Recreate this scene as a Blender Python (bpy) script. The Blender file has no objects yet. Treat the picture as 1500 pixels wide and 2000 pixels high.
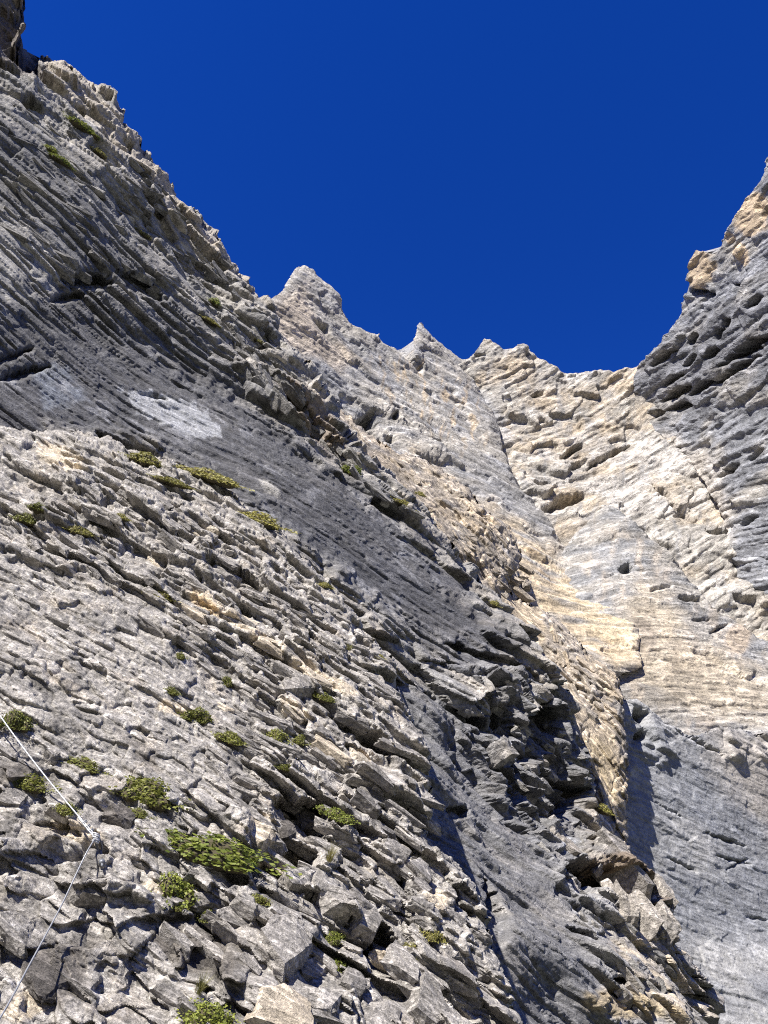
import bpy, bmesh, math, random
import numpy as np
from mathutils import Vector, Matrix, Euler

# ------------------------------------------------------------------ camera, sky, sun, exposure
scene = bpy.context.scene
col = scene.collection
FPX = 1502.0            # focal length in photograph pixels (1500 x 2000)
PITCH = math.radians(32)
cam_d = bpy.data.cameras.new('camera')
cam = bpy.data.objects.new('camera', cam_d)
col.objects.link(cam)
cam.location = (0, 0, 0)
cam.rotation_euler = (math.pi / 2 + PITCH, 0, 0)
cam_d.sensor_fit = 'VERTICAL'
cam_d.sensor_height = 36.0
cam_d.lens = 36.0 * FPX / 2000.0
cam_d.clip_start = 0.05
cam_d.clip_end = 5000
scene.camera = cam

TO_SUN = Vector((-0.34, -0.50, 0.80)).normalized()
SUN_EL = math.asin(TO_SUN.z)
SUN_AZ = math.atan2(TO_SUN.x, TO_SUN.y)
world = bpy.data.worlds.new('World')
scene.world = world
world.use_nodes = True
wn = world.node_tree
wn.nodes.clear()
sky = wn.nodes.new('ShaderNodeTexSky')
sky.sky_type = 'NISHITA'
sky.sun_disc = False
sky.sun_elevation = SUN_EL
sky.sun_rotation = SUN_AZ
sky.altitude = 3000
sky.air_density = 1.0
sky.dust_density = 0.0
sky.ozone_density = 7.0
hs = wn.nodes.new('ShaderNodeHueSaturation')
hs.inputs['Hue'].default_value = 0.523
hs.inputs['Saturation'].default_value = 1.25
hs.inputs['Value'].default_value = 1.06
bg = wn.nodes.new('ShaderNodeBackground')
bg.inputs['Strength'].default_value = 0.085
wo = wn.nodes.new('ShaderNodeOutputWorld')
wn.links.new(sky.outputs[0], hs.inputs['Color'])
wn.links.new(hs.outputs[0], bg.inputs[0])
wn.links.new(bg.outputs[0], wo.inputs[0])
sun_d = bpy.data.lights.new('sun', 'SUN')
sun_d.energy = 5.0
sun_d.angle = math.radians(0.5)
sun_d.color = (1.0, 0.955, 0.89)
sun = bpy.data.objects.new('sun', sun_d)
col.objects.link(sun)
sun.rotation_euler = TO_SUN.to_track_quat('Z', 'Y').to_euler()
vs = scene.view_settings
vs.view_transform = 'Standard'
vs.look = 'None'
vs.exposure = 1.12
vs.gamma = 1.0
vs.use_curve_mapping = False
scene.cycles.max_bounces = 4
scene.cycles.diffuse_bounces = 2
scene.cycles.use_denoising = False
scene.cycles.filter_width = 1.1

rng = np.random.default_rng(7)
random.seed(7)

# ------------------------------------------------------------------ numpy noise
def hashf(ix, iy, seed=0):
    h = ix.astype(np.uint32) * np.uint32(374761393) + iy.astype(np.uint32) * np.uint32(668265263) + np.uint32((seed * 974634777) & 0xFFFFFFFF)
    h = (h ^ (h >> np.uint32(13))) * np.uint32(1274126177)
    h = (h ^ (h >> np.uint32(16))) * np.uint32(2246822519)
    h = h ^ (h >> np.uint32(15))
    return (h & np.uint32(0xFFFFFF)).astype(np.float32) * np.float32(1.0 / 0x1000000)

_ga = np.linspace(0, 2 * np.pi, 256, endpoint=False)
_GX, _GY = np.cos(_ga).astype(np.float32), np.sin(_ga).astype(np.float32)
_perm = np.random.default_rng(3).permutation(256).astype(np.int32)

def gnoise(x, y, seed=0):
    x0 = np.floor(x); y0 = np.floor(y)
    fx = (x - x0).astype(np.float32); fy = (y - y0).astype(np.float32)
    ix = x0.astype(np.int32); iy = y0.astype(np.int32)
    u = fx * fx * fx * (fx * (fx * 6 - 15) + 10)
    v = fy * fy * fy * (fy * (fy * 6 - 15) + 10)
    def g(dx, dy):
        k = _perm[(_perm[(ix + dx + seed * 37) & 255] + iy + dy + seed * 91) & 255]
        return _GX[k] * (fx - dx) + _GY[k] * (fy - dy)
    a = g(0, 0); b = g(1, 0); c = g(0, 1); d = g(1, 1)
    return ((a + (b - a) * u) * (1 - v) + (c + (d - c) * u) * v) * 1.45

_g3 = np.random.default_rng(5).normal(size=(256, 3)); _g3 /= np.linalg.norm(_g3, axis=1, keepdims=True); _g3 = _g3.astype(np.float32)

def gnoise3(p, seed=0):
    p0 = np.floor(p); f = (p - p0).astype(np.float32); i = p0.astype(np.int32)
    w = f * f * f * (f * (f * 6 - 15) + 10)
    out = 0
    for dx in (0, 1):
        wx = w[:, 0] if dx else 1 - w[:, 0]
        kx = _perm[(i[:, 0] + dx + seed * 31) & 255]
        for dy in (0, 1):
            wy = wx * (w[:, 1] if dy else 1 - w[:, 1])
            ky = _perm[(kx + i[:, 1] + dy) & 255]
            for dz in (0, 1):
                g = _g3[_perm[(ky + i[:, 2] + dz) & 255]]
                out = out + wy * (w[:, 2] if dz else 1 - w[:, 2]) * (g[:, 0] * (f[:, 0] - dx) + g[:, 1] * (f[:, 1] - dy) + g[:, 2] * (f[:, 2] - dz))
    return out * 1.6

def fbm(x, y, octv=4, seed=0, gain=0.5, lac=2.03):
    s = 0; a = 1.0; n = 0
    for o in range(octv):
        s = s + a * gnoise(x, y, seed + o)
        n += a; a *= gain
        x = x * lac + 13.7; y = y * lac + 7.3
    return s / n

def ridged(x, y, octv=4, seed=0):
    s = 0; a = 1.0; n = 0
    for o in range(octv):
        s = s + a * (1 - 2 * np.abs(gnoise(x, y, seed + o)))
        n += a; a *= 0.5
        x = x * 2.07 + 3.1; y = y * 2.07 + 9.2
    return s / n

def facets(x, y, seed=0):
    """Voronoi facets: every cell is a randomly tilted plane. returns (height, cell hash)."""
    ix0 = np.floor(x).astype(np.int32); iy0 = np.floor(y).astype(np.int32)
    best = np.full(x.shape, 9e9, np.float32)
    bi = ix0.copy(); bj = iy0.copy(); bx = np.zeros(x.shape, np.float32); by = bx.copy()
    for dx in (-1, 0, 1):
        for dy in (-1, 0, 1):
            ix = ix0 + dx; iy = iy0 + dy
            r = hashf(ix, iy, seed + 1)
            ex = (x - ix - r).astype(np.float32); ey = (y - iy - (r * 7.31 % 1)).astype(np.float32)
            d = ex * ex + ey * ey
            m = d < best
            best[m] = d[m]; bi[m] = ix[m]; bj[m] = iy[m]; bx[m] = ex[m]; by[m] = ey[m]
    r0 = hashf(bi, bj, seed + 3); r1 = hashf(bi, bj, seed + 4)
    return (r1 - .5) * 1.6 * bx + ((r1 * 9.7 % 1) - .5) * 1.6 * by + (r0 - .5), r0

def sstep(a, b, x):
    t = np.clip((x - a) / (b - a), 0, 1)
    return t * t * (3 - 2 * t)

RES = [0.01]      # lattice spacing in metres at each sample of the face being built

def strata(s, t, thick, length, seed, wob=0.5, skew=0.35, lip=1.0, crack=0.25, missing=0.25):
    """Broken beds: lips that stand out at their lower edge, blocks of uneven height. returns (h 0..~2, block hash)."""
    w = fbm(s / (thick * 6), t / (length * 2.5), 3, seed) * thick * wob * 2 + gnoise(s / thick, t / length * 1.5, seed + 5) * thick * .16 * wob
    sw = (s + w) / thick
    sw = sw + 0.32 * np.sin(sw * 1.7 + seed) + 0.2 * np.sin(sw * 0.73 + 2 * seed)
    i = np.floor(sw); f = (sw - i).astype(np.float32)
    ii = i.astype(np.int32)
    tq = t + skew * s + gnoise(s / thick * .8, t / length * 3, seed + 7) * length * .12
    dn = gnoise(s / thick * .5, t / length * .9, seed + 8)
    ramp = np.clip((2.0 if thick < .1 else 3.0) * RES[0] / thick, .07, .5).astype(np.float32)
    def bed(ii, f):
        lr = 0.6 + 1.1 * hashf(ii, ii * 0 + 3, seed + 11)
        tw = tq / (length * lr) + hashf(ii, ii * 0, seed) * 57.0
        j = np.floor(tw); jf = (tw - j).astype(np.float32)
        r = hashf(ii, j.astype(np.int32), seed + 1); r2 = r * 11.3 % 1
        h = 0.9 * r + lip * (1 - f) * (0.55 + 0.45 * r2) + (r2 - .5) * .5 * (jf - .5)
        h = h - 0.8 * (r2 < missing)
        e = np.minimum(jf, 1 - jf) * length * lr
        return h - crack * .7 * (1 - sstep(0, np.maximum(thick * .12, 2.5 * RES[0]), e)) - crack * 2.6 * sstep(-.05, .35, dn + (r2 - .5) * .5) * sstep(.7, .9, f), r
    h, r = bed(ii, f)
    m = f < ramp
    low, _ = bed(ii - 1, np.float32(1.0))
    h = np.where(m, low + (h - low) * sstep(0, 1, f / ramp), h)
    return h.astype(np.float32), r

# ------------------------------------------------------------------ camera geometry helpers
CF = np.array([0, math.cos(PITCH), math.sin(PITCH)]); CU = np.array([0, -math.sin(PITCH), math.cos(PITCH)]); CR = np.array([1.0, 0, 0])

def unproj(px, py, d):
    """world point seen at photograph pixel (px, py) at depth d along the view axis"""
    px = np.asarray(px, float); py = np.asarray(py, float); d = np.asarray(d, float)
    return (d[..., None] * (((px - 750) / FPX)[..., None] * CR + ((1000 - py) / FPX)[..., None] * CU + CF))

def tps(ctrl):
    """thin plate spline of inverse depth through control points (px, py, d); exact planes stay planes"""
    c = np.array(ctrl, float)
    P = c[:, :2] / 1000.0; v = 1.0 / c[:, 2]
    n = len(P)
    def U(r2): return np.where(r2 > 1e-12, r2 * np.log(np.maximum(r2, 1e-12)), 0)
    K = U(((P[:, None] - P[None]) ** 2).sum(-1)) + np.eye(n) * 1e-3
    A = np.zeros((n + 3, n + 3)); A[:n, :n] = K; A[:n, n] = 1; A[:n, n + 1:] = P
    A[n, :n] = 1; A[n + 1:, :n] = P.T
    sol = np.linalg.solve(A, np.concatenate([v, [0, 0, 0]]))
    def f(px, py):
        x = np.asarray(px, float) / 1000; y = np.asarray(py, float) / 1000
        r = sol[n] + sol[n + 1] * x + sol[n + 2] * y
        for k in range(n):
            r = r + sol[k] * U((x - P[k, 0]) ** 2 + (y - P[k, 1]) ** 2)
        return 1.0 / r
    return f

def poly_sd(poly, X, Y):
    """signed distance to polygon (negative inside)"""
    p = np.array(poly, float); n = len(p)
    best = np.full(X.shape, 1e18); ins = np.zeros(X.shape, bool)
    for k in range(n):
        a = p[k]; b = p[(k + 1) % n]
        e = b - a; L = (e ** 2).sum()
        t = np.clip(((X - a[0]) * e[0] + (Y - a[1]) * e[1]) / L, 0, 1)
        dx = X - (a[0] + t * e[0]); dy = Y - (a[1] + t * e[1])
        best = np.minimum(best, dx * dx + dy * dy)
        c = ((a[1] > Y) != (b[1] > Y))
        with np.errstate(divide='ignore', invalid='ignore'):
            xi = a[0] + (Y - a[1]) / (b[1] - a[1] if b[1] != a[1] else 1e-9) * e[0]
        ins ^= c & (X < xi)
    d = np.sqrt(best)
    return np.where(ins, -d, d)

def bilerp(G, gx, gy):
    gx = np.clip(gx, 0, G.shape[1] - 1.001); gy = np.clip(gy, 0, G.shape[0] - 1.001)
    i = gx.astype(int); j = gy.astype(int); fx = gx - i; fy = gy - j
    return (G[j, i] * (1 - fx) + G[j, i + 1] * fx) * (1 - fy) + (G[j + 1, i] * (1 - fx) + G[j + 1, i + 1] * fx) * fy

def axis(lo, hi, step, flo, fhi, coarse=10):
    """sample positions: fine inside the frame, coarse outside it"""
    out = []
    x = lo
    while x < hi:
        out.append(x)
        x += step if flo - 12 <= x <= fhi + 12 else coarse
    out.append(hi)
    return np.array(out)

def blob(X, Y, cx, cy, rx, ry, ang=0.0):
    a = math.radians(ang); dx = X - cx; dy = Y - cy
    u = (dx * math.cos(a) + dy * math.sin(a)) / rx; v = (-dx * math.sin(a) + dy * math.cos(a)) / ry
    return np.exp(-(u * u + v * v))

def nook(X, Y, cx, cy, rx, ry, ang, seed=1):
    """recess under an overhang: deepest right below its upper rim, running out downwards"""
    a = math.radians(ang); w = max(rx, ry)
    wx = gnoise(X / (w * .4), Y / (w * .4), seed) * w * .07 + gnoise(X / (w * .13), Y / (w * .13), seed + 1) * w * .06
    wy = gnoise(X / (w * .4) + 9, Y / (w * .4), seed + 2) * w * .07 + gnoise(X / (w * .13) + 9, Y / (w * .13), seed + 3) * w * .05
    dx = X - cx + wx; dy = Y - cy + wy
    u = (dx * math.cos(a) + dy * math.sin(a)) / rx; v = (-dx * math.sin(a) + dy * math.cos(a)) / ry
    half = np.clip(1 - np.abs(u + .25 * v) ** 1.4, 0, 1)
    top = -half; 
    dep = sstep(0, .16, v - top) * np.clip(1 - (v - top) / (2 * np.maximum(half, .05)), 0, 1)
    return np.where(np.abs(u) < 1, dep, 0) * sstep(0, .3, half)

def pmask(X, Y, poly, soft, seed=0, jag=0.0, sc=40.0):
    sd = poly_sd(poly, X, Y)
    if jag: sd = sd + jag * fbm(X / sc, Y / sc, 4, seed)
    return 1 - sstep(-soft, soft, sd)

def mixc(a, b, m):
    return a * (1 - m[..., None]) + np.array(b, np.float32) * m[..., None]

# ------------------------------------------------------------------ materials
def new_mat(name):
    m = bpy.data.materials.new(name); m.use_nodes = True
    m.node_tree.nodes.clear()
    return m, m.node_tree.nodes, m.node_tree.links

def rock_mat(name, scale, base=None, speck=0.5, bump=0.5, rough=0.9, spec=0.15, lam=0.5, axes=None, stretch=6.0):
    """rock: colour from the mesh's own pigment attribute (or a base colour), mottled with crystals, lichen and grain. scale: metres per photograph pixel"""
    m, N, L = new_mat(name)
    out = N.new('ShaderNodeOutputMaterial'); b = N.new('ShaderNodeBsdfPrincipled')
    L.new(b.outputs[0], out.inputs[0])
    b.inputs['Roughness'].default_value = rough
    b.inputs['Specular IOR Level'].default_value = spec
    geo = N.new('ShaderNodeNewGeometry')
    mp = N.new('ShaderNodeVectorMath'); mp.operation = 'SCALE'; mp.inputs['Scale'].default_value = 1.0 / scale
    L.new(geo.outputs['Position'], mp.inputs[0])
    def noise(sc, det, ro=0.6):
        n = N.new('ShaderNodeTexNoise'); n.inputs['Scale'].default_value = sc; n.inputs['Detail'].default_value = det
        n.inputs['Roughness'].default_value = ro
        L.new(mp.outputs[0], n.inputs['Vector']); return n
    def ramp(src, p0, v0, p1, v1):
        r = N.new('ShaderNodeMapRange'); r.inputs[1].default_value = p0; r.inputs[2].default_value = p1
        r.inputs[3].default_value = v0; r.inputs[4].default_value = v1; L.new(src, r.inputs[0]); return r.outputs[0]
    if base is None:
        at = N.new('ShaderNodeAttribute'); at.attribute_name = 'pigment'; csrc = at.outputs['Color']
    else:
        oi = N.new('ShaderNodeObjectInfo')
        big = noise(0.02, 3)
        mx0 = N.new('ShaderNodeMix'); mx0.data_type = 'RGBA'
        mx0.inputs[6].default_value = (*base[0], 1); mx0.inputs[7].default_value = (*base[1], 1)
        ad = N.new('ShaderNodeMath'); ad.operation = 'ADD'; ad.use_clamp = True
        L.new(ramp(big.outputs[0], .3, -.3, .7, .4), ad.inputs[0]); L.new(oi.outputs['Random'], ad.inputs[1])
        L.new(ad.outputs[0], mx0.inputs[0]); csrc = mx0.outputs[2]
    # laminae: noise drawn out along the beds
    cb = N.new('ShaderNodeCombineXYZ')
    for k, (nm, st) in enumerate((('dot_t', 1 / stretch), ('dot_s', 1.0), ('dot_n', .5))):
        dn = N.new('ShaderNodeVectorMath'); dn.operation = 'DOT_PRODUCT'; dn.name = nm; L.new(mp.outputs[0], dn.inputs[0])
        dn.inputs[1].default_value = (0, 0, 1) if axes is None else tuple(axes[k])
        ml = N.new('ShaderNodeMath'); ml.operation = 'MULTIPLY'; ml.inputs[1].default_value = st
        L.new(dn.outputs['Value'], ml.inputs[0]); L.new(ml.outputs[0], cb.inputs[k])
    nl = N.new('ShaderNodeTexNoise'); nl.inputs['Scale'].default_value = .11; nl.inputs['Detail'].default_value = 6; nl.inputs['Roughness'].default_value = .68
    nl.inputs['Distortion'].default_value = .6
    L.new(cb.outputs[0], nl.inputs['Vector'])
    n1 = noise(0.16, 5, .75); n2 = noise(0.05, 2, .6); n3 = noise(0.45, 1, .6)
    k1 = ramp(n1.outputs[0], .32, 1 - speck * .62, .68, 1 + speck * .62)
    k2 = ramp(n2.outputs[0], .3, 1 - speck * .3, .7, 1 + speck * .3)
    k3 = ramp(n3.outputs[0], .3, 1 - speck * .3, .7, 1 + speck * .3)
    mu = N.new('ShaderNodeMath'); mu.operation = 'MULTIPLY'; L.new(k1, mu.inputs[0]); L.new(k2, mu.inputs[1])
    mu2 = N.new('ShaderNodeMath'); mu2.operation = 'MULTIPLY'; L.new(mu.outputs[0], mu2.inputs[0]); L.new(k3, mu2.inputs[1])
    kl = ramp(nl.outputs[0], .34, 1 - lam * .6, .56, 1 + lam * .25)
    mu3 = N.new('ShaderNodeMath'); mu3.operation = 'MULTIPLY'; L.new(mu2.outputs[0], mu3.inputs[0]); L.new(kl, mu3.inputs[1])
    sc = N.new('ShaderNodeVectorMath'); sc.operation = 'SCALE'
    L.new(csrc, sc.inputs[0]); L.new(mu3.outputs[0], sc.inputs['Scale'])
    L.new(sc.outputs[0], b.inputs['Base Color'])
    bp = N.new('ShaderNodeBump'); bp.inputs['Strength'].default_value = bump; bp.inputs['Distance'].default_value = scale * 3.5
    L.new(n1.outputs[0], bp.inputs['Height'])
    bl = N.new('ShaderNodeBump'); bl.inputs['Strength'].default_value = min(1, lam * 1.4); bl.inputs['Distance'].default_value = scale * 9
    L.new(ramp(nl.outputs[0], .36, 0, .56, 1), bl.inputs['Height']); L.new(bl.outputs[0], bp.inputs['Normal'])
    L.new(bp.outputs[0], b.inputs['Normal'])
    return m

def mesh_obj(name, verts, faces, mat, parent=None, colors=None, smooth=False):
    me = bpy.data.meshes.new(name)
    verts = np.asarray(verts, np.float32); faces = np.asarray(faces, np.int32)
    nv, nf, k = len(verts), len(faces), faces.shape[1]
    me.vertices.add(nv); me.vertices.foreach_set('co', verts.ravel())
    me.loops.add(nf * k); me.loops.foreach_set('vertex_index', faces.ravel())
    me.polygons.add(nf); me.polygons.foreach_set('loop_start', np.arange(0, nf * k, k, dtype=np.int32))
    me.polygons.foreach_set('use_smooth', np.full(nf, smooth))
    me.update(calc_edges=True)
    if colors is not None:
        ca = me.color_attributes.new('pigment', 'FLOAT_COLOR', 'POINT')
        c4 = np.ones((nv, 4), np.float32); c4[:, :3] = colors
        ca.data.foreach_set('color', c4.ravel())
    me.materials.append(mat)
    o = bpy.data.objects.new(name, me); col.objects.link(o)
    if parent: o.parent = parent
    return o

def structure(o, label=None):
    o['kind'] = 'structure'
    if label: o['label'] = label
    return o

class Cliff:
    """One rock body: a gently curved face through measured points, broken into beds, whose rim bends away into the mountain."""
    def __init__(self, name, poly, ctrl, bed, step, build, mat, rim=26, back=0.022, tuck=0.3, jag=5.0, jagsc=30.0, rounding=0.0, label=None, hang=0.95, grain=((22, 1.1), (10, .9), (4.5, .5))):
        poly = np.array(poly, float)
        lo = poly.min(0) - rim - 4; hi = poly.max(0) + rim + 4
        # sampling lattice runs along the beds
        (bx0, by0), (bx1, by1) = bed
        ang = math.atan2(by1 - by0, bx1 - bx0); ca, sa = math.cos(ang), math.sin(ang)
        cor = np.array([(x, y) for x in (max(lo[0], -120), min(hi[0], 1650)) for y in (max(lo[1], -60), min(hi[1], 2110))])
        A = cor[:, 0] * ca + cor[:, 1] * sa; B = -cor[:, 0] * sa + cor[:, 1] * ca
        aa = np.arange(A.min(), A.max() + step, step); bb = np.arange(B.min(), B.max() + step, step)
        AA, BB = np.meshgrid(aa.astype(np.float32), bb.astype(np.float32))
        Xg = AA * ca - BB * sa; Yg = AA * sa + BB * ca
        q = 2.5
        gx = np.arange(lo[0] - 8, hi[0] + 12, q); gy = np.arange(lo[1] - 8, hi[1] + 12, q)
        GX, GY = np.meshgrid(gx, gy)
        SD = poly_sd(poly, GX, GY).astype(np.float32)
        gyd, gxd = np.gradient(SD, q)
        depth = tps(ctrl); self.depth = depth
        ID = (1.0 / depth(GX, GY)).astype(np.float32)
        def lut(G, x, y): return bilerp(G, (x - gx[0]) / q, (y - gy[0]) / q)
        sdg = lut(SD, Xg, Yg)
        sel = (sdg < rim + 1.6 * jag) & (Xg > lo[0]) & (Xg < hi[0]) & (Yg > lo[1]) & (Yg < hi[1]) & (Xg > -125) & (Xg < 1655) & (Yg < 2115)
        X = Xg[sel]; Y = Yg[sel]; sd = sdg[sel]
        nx = lut(gxd, X, Y); ny = lut(gyd, X, Y)
        fx, _ = facets(X / jagsc * 1.5 + 3, Y / jagsc * 1.5, 77)
        sdj = sd + jag * (fbm(X / jagsc, Y / jagsc, 4, 31) * 1.2 + .8 * fx)
        o = np.maximum(sdj, 0)
        QX = X - nx * o * (1 + tuck); QY = Y - ny * o * (1 + tuck)
        D = 1.0 / lut(ID, QX, QY)
        # frame of the face
        e = 6.0
        D0 = 1.0 / lut(ID, X, Y)
        p0 = unproj(X, Y, D0); n = np.cross(unproj(X, Y + e, 1.0 / lut(ID, X, Y + e)) - p0, unproj(X + e, Y, 1.0 / lut(ID, X + e, Y)) - p0)
        n /= np.linalg.norm(n, axis=-1, keepdims=True) + 1e-12
        n = np.where((p0 * n).sum(-1, keepdims=True) > 0, -n, n)
        na = n[sd < 0].mean(0); na /= np.linalg.norm(na); self.na = na
        b0 = unproj(bx0, by0, depth(bx0, by0)); b1 = unproj(bx1, by1, depth(bx1, by1))
        tv = b1 - b0; tv = tv - na * (tv @ na); tv /= np.linalg.norm(tv)
        sv = np.cross(na, tv); sv = sv if sv[2] > 0 else -sv
        self.tv, self.sv = tv, sv
        for nm, v in (('dot_t', tv), ('dot_s', sv), ('dot_n', na)):
            mat.node_tree.nodes[nm].inputs[1].default_value = tuple(float(x) for x in v)
        c = poly.mean(0); dc = float(depth(c[0], c[1]))
        cen = unproj(c[0], c[1], dc); self.unit = dc / FPX
        B0 = p0 - cen
        RES[0] = (D0 * step / FPX).astype(np.float32)
        H, C = build(self, X, Y, (B0 @ sv).astype(np.float32), (B0 @ tv).astype(np.float32), sd)
        # weather the sharpest steps a little, then gather lattice rows onto the step faces so that these are finely meshed too
        sh = Xg.shape
        def smooth(G, n=1):
            for _ in range(n):
                for ax in (0, 1):
                    G = (2 * G + np.roll(G, 1, ax) + np.roll(G, -1, ax)) * .25
            return G
        near_d = np.zeros(sh, np.float32); near_d[sel] = D0
        px_m = np.maximum(near_d, 1e-3) / FPX * step
        Hs = np.zeros(sh, np.float32); G1 = np.zeros(sh, np.float32)
        for lev, h in enumerate(H):                     # finer beds fade out on the faces of coarser steps
            G1[:] = 0; G1[sel] = h
            if lev:
                sl = np.hypot(*np.gradient(Hs)) / px_m
                sl[~sel] = 0
                G1 = G1 / (1 + (1.1 * smooth(np.minimum(sl, 6), 2)) ** 2)
            Hs = Hs + smooth(G1, 1)
        slope = np.abs(np.gradient(Hs, axis=0)) / px_m
        slope[~sel] = 0
        dens = np.sqrt(1 + smooth(np.minimum(slope, 8) ** 2, 1))
        win = 40
        cs = np.cumsum(np.concatenate([np.ones((win + 1, sh[1])) * dens[:1], dens, np.ones((win, sh[1])) * dens[-1:]], 0), 0)
        loc = ((cs[2 * win + 1:] - cs[:-(2 * win + 1)]) / (2 * win + 1)).astype(np.float32)
        pos = np.cumsum(dens / loc, 0)
        rows = np.arange(sh[0], dtype=np.float32)
        pos = pos - pos[:1]
        # invert pos(row) -> row(pos) column by column
        newr = np.empty(sh, np.float32)
        for k in range(sh[1]):
            newr[:, k] = np.interp(rows, pos[:, k], rows)
        newr = rows[:, None] + np.clip(newr - rows[:, None], -14, 14)
        newr = np.clip(newr, 0, sh[0] - 1.001)
        r0 = newr.astype(np.int32); fr = (newr - r0)
        K = np.broadcast_to(np.arange(sh[1]), sh)
        def gather(v):
            G = np.zeros(sh + v.shape[1:], np.float32); G[sel] = v
            fr_ = fr[..., None] if v.ndim > 1 else fr
            return (G[r0, K] * (1 - fr_) + G[r0 + 1, K] * fr_)
        selw = sel[r0, K] & sel[np.minimum(r0 + 1, sh[0] - 1), K]
        H = (Hs[r0, K] * (1 - fr) + Hs[r0 + 1, K] * fr)[selw]
        g = lambda v: gather(v.astype(np.float32))[selw]
        QX, QY, D, n, C, sd, sdj, o = g(QX), g(QY), g(D), g(n), g(C), g(sd), g(sdj), g(o)
        sel = selw
        if rounding:
            rr = np.maximum(sd + rounding, 0) / rounding
            D = D * (1 + 0.012 * rr * rr)
        D = D * (1 + back * o)
        lean = n - np.array(hang) * sv[None]
        P = unproj(QX, QY, D).astype(np.float32) + (lean * H[:, None]).astype(np.float32)
        # fine relief in space, along the true surface normal
        Pg = np.zeros(sh + (3,), np.float32); Pg[sel] = P
        ea = np.roll(Pg, -1, 1) - np.roll(Pg, 1, 1); eb = np.roll(Pg, -1, 0) - np.roll(Pg, 1, 0)
        vn = np.cross(eb, ea); vn /= np.linalg.norm(vn, axis=-1, keepdims=True) + 1e-12
        good = sel & np.roll(sel, 1, 0) & np.roll(sel, -1, 0) & np.roll(sel, 1, 1) & np.roll(sel, -1, 1)
        vn = np.where(good[sel][:, None], vn[sel], n)
        vn = np.where((vn * n).sum(-1, keepdims=True) < -.2, -vn, vn)
        u = self.unit
        fine = 0
        Pb = np.stack([P @ tv / 2.6, P @ sv, P @ na], 1).astype(np.float32)
        for k, (wl, am) in enumerate(grain):
            w3 = gnoise3(Pb / np.float32(wl * u), 3 + k)
            fine = fine + am * u * ((1 - 2 * np.abs(w3)) * .6 + w3 * .6 if k < 2 else w3)
        P = P + vn * fine[:, None].astype(np.float32)
        X = QX
        idx = np.full(Xg.shape, -1, np.int32); idx[sel] = np.where(sdj < rim, np.arange(len(P)), -1)
        q4 = np.stack([idx[:-1, :-1], idx[1:, :-1], idx[1:, 1:], idx[:-1, 1:]], -1).reshape(-1, 4)
        f = q4[(q4 >= 0).all(1)]
        used = np.unique(f); remap = np.zeros(len(P), np.int32); remap[used] = np.arange(len(used))
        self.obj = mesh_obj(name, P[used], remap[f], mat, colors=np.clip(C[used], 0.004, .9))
        structure(self.obj, label)
        self.nf = len(f)
        self.P, self.n, self.idx = P, n, idx; self.ang = (ca, sa, aa[0], bb[0], step)
        print(name, 'quads', len(f), 'normal', np.round(na, 2), 'sun', round(float(na @ np.array(TO_SUN)), 2), 'unit', round(self.unit, 4))
    def at(self, px, py):
        """surface point and normal near photograph pixel (px, py)"""
        ca, sa, a0, b0, st = self.ang
        i = int(round((px * ca + py * sa - a0) / st)); j = int(round((-px * sa + py * ca - b0) / st))
        j = min(max(j, 0), self.idx.shape[0] - 1); i = min(max(i, 0), self.idx.shape[1] - 1)
        k = self.idx[j, i]
        if k < 0:
            d = float(self.depth(px, py)); return unproj(px, py, d), self.na.copy()
        return self.P[k].copy(), self.n[k].copy()

def project(P):
    z = P @ CF
    return 750 + FPX * (P @ CR) / z, 1000 - FPX * (P @ CU) / z, z

class Surface:
    """nearest rock surface seen through any pixel of the photograph"""
    def __init__(self, cliff, q=3.0):
        px, py, z = project(cliff.P.astype(np.float64))
        self.q = q; self.cl = cliff
        i = np.clip(((px + 80) / q).astype(int), 0, 620); j = np.clip(((py + 80) / q).astype(int), 0, 760)
        Z = np.full((761, 621), 1e9); np.minimum.at(Z, (j, i), z)
        self.Z = Z
    def __call__(self, px, py, r=1):
        i = int((px + 80) / self.q); j = int((py + 80) / self.q)
        w = self.Z[max(j - r, 0):j + r + 1, max(i - r, 0):i + r + 1]
        w = w[w < 1e8]
        d = float(np.median(w)) if w.size else float(self.cl.depth(px, py))
        return unproj(px, py, d)

def tone(C, r, amt):
    return C * (1 + amt * (r - .5))[..., None]

# ------------------------------------------------------------------ rock builders
GREY_L = (0.38, 0.355, 0.32); GREY_M = (0.245, 0.23, 0.21); GREY_D = (0.105, 0.105, 0.11)
TAN = (0.58, 0.43, 0.25); CREAM = (0.62, 0.53, 0.40); BROWN = (0.22, 0.165, 0.115); BLUE = (0.30, 0.31, 0.33)

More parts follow.
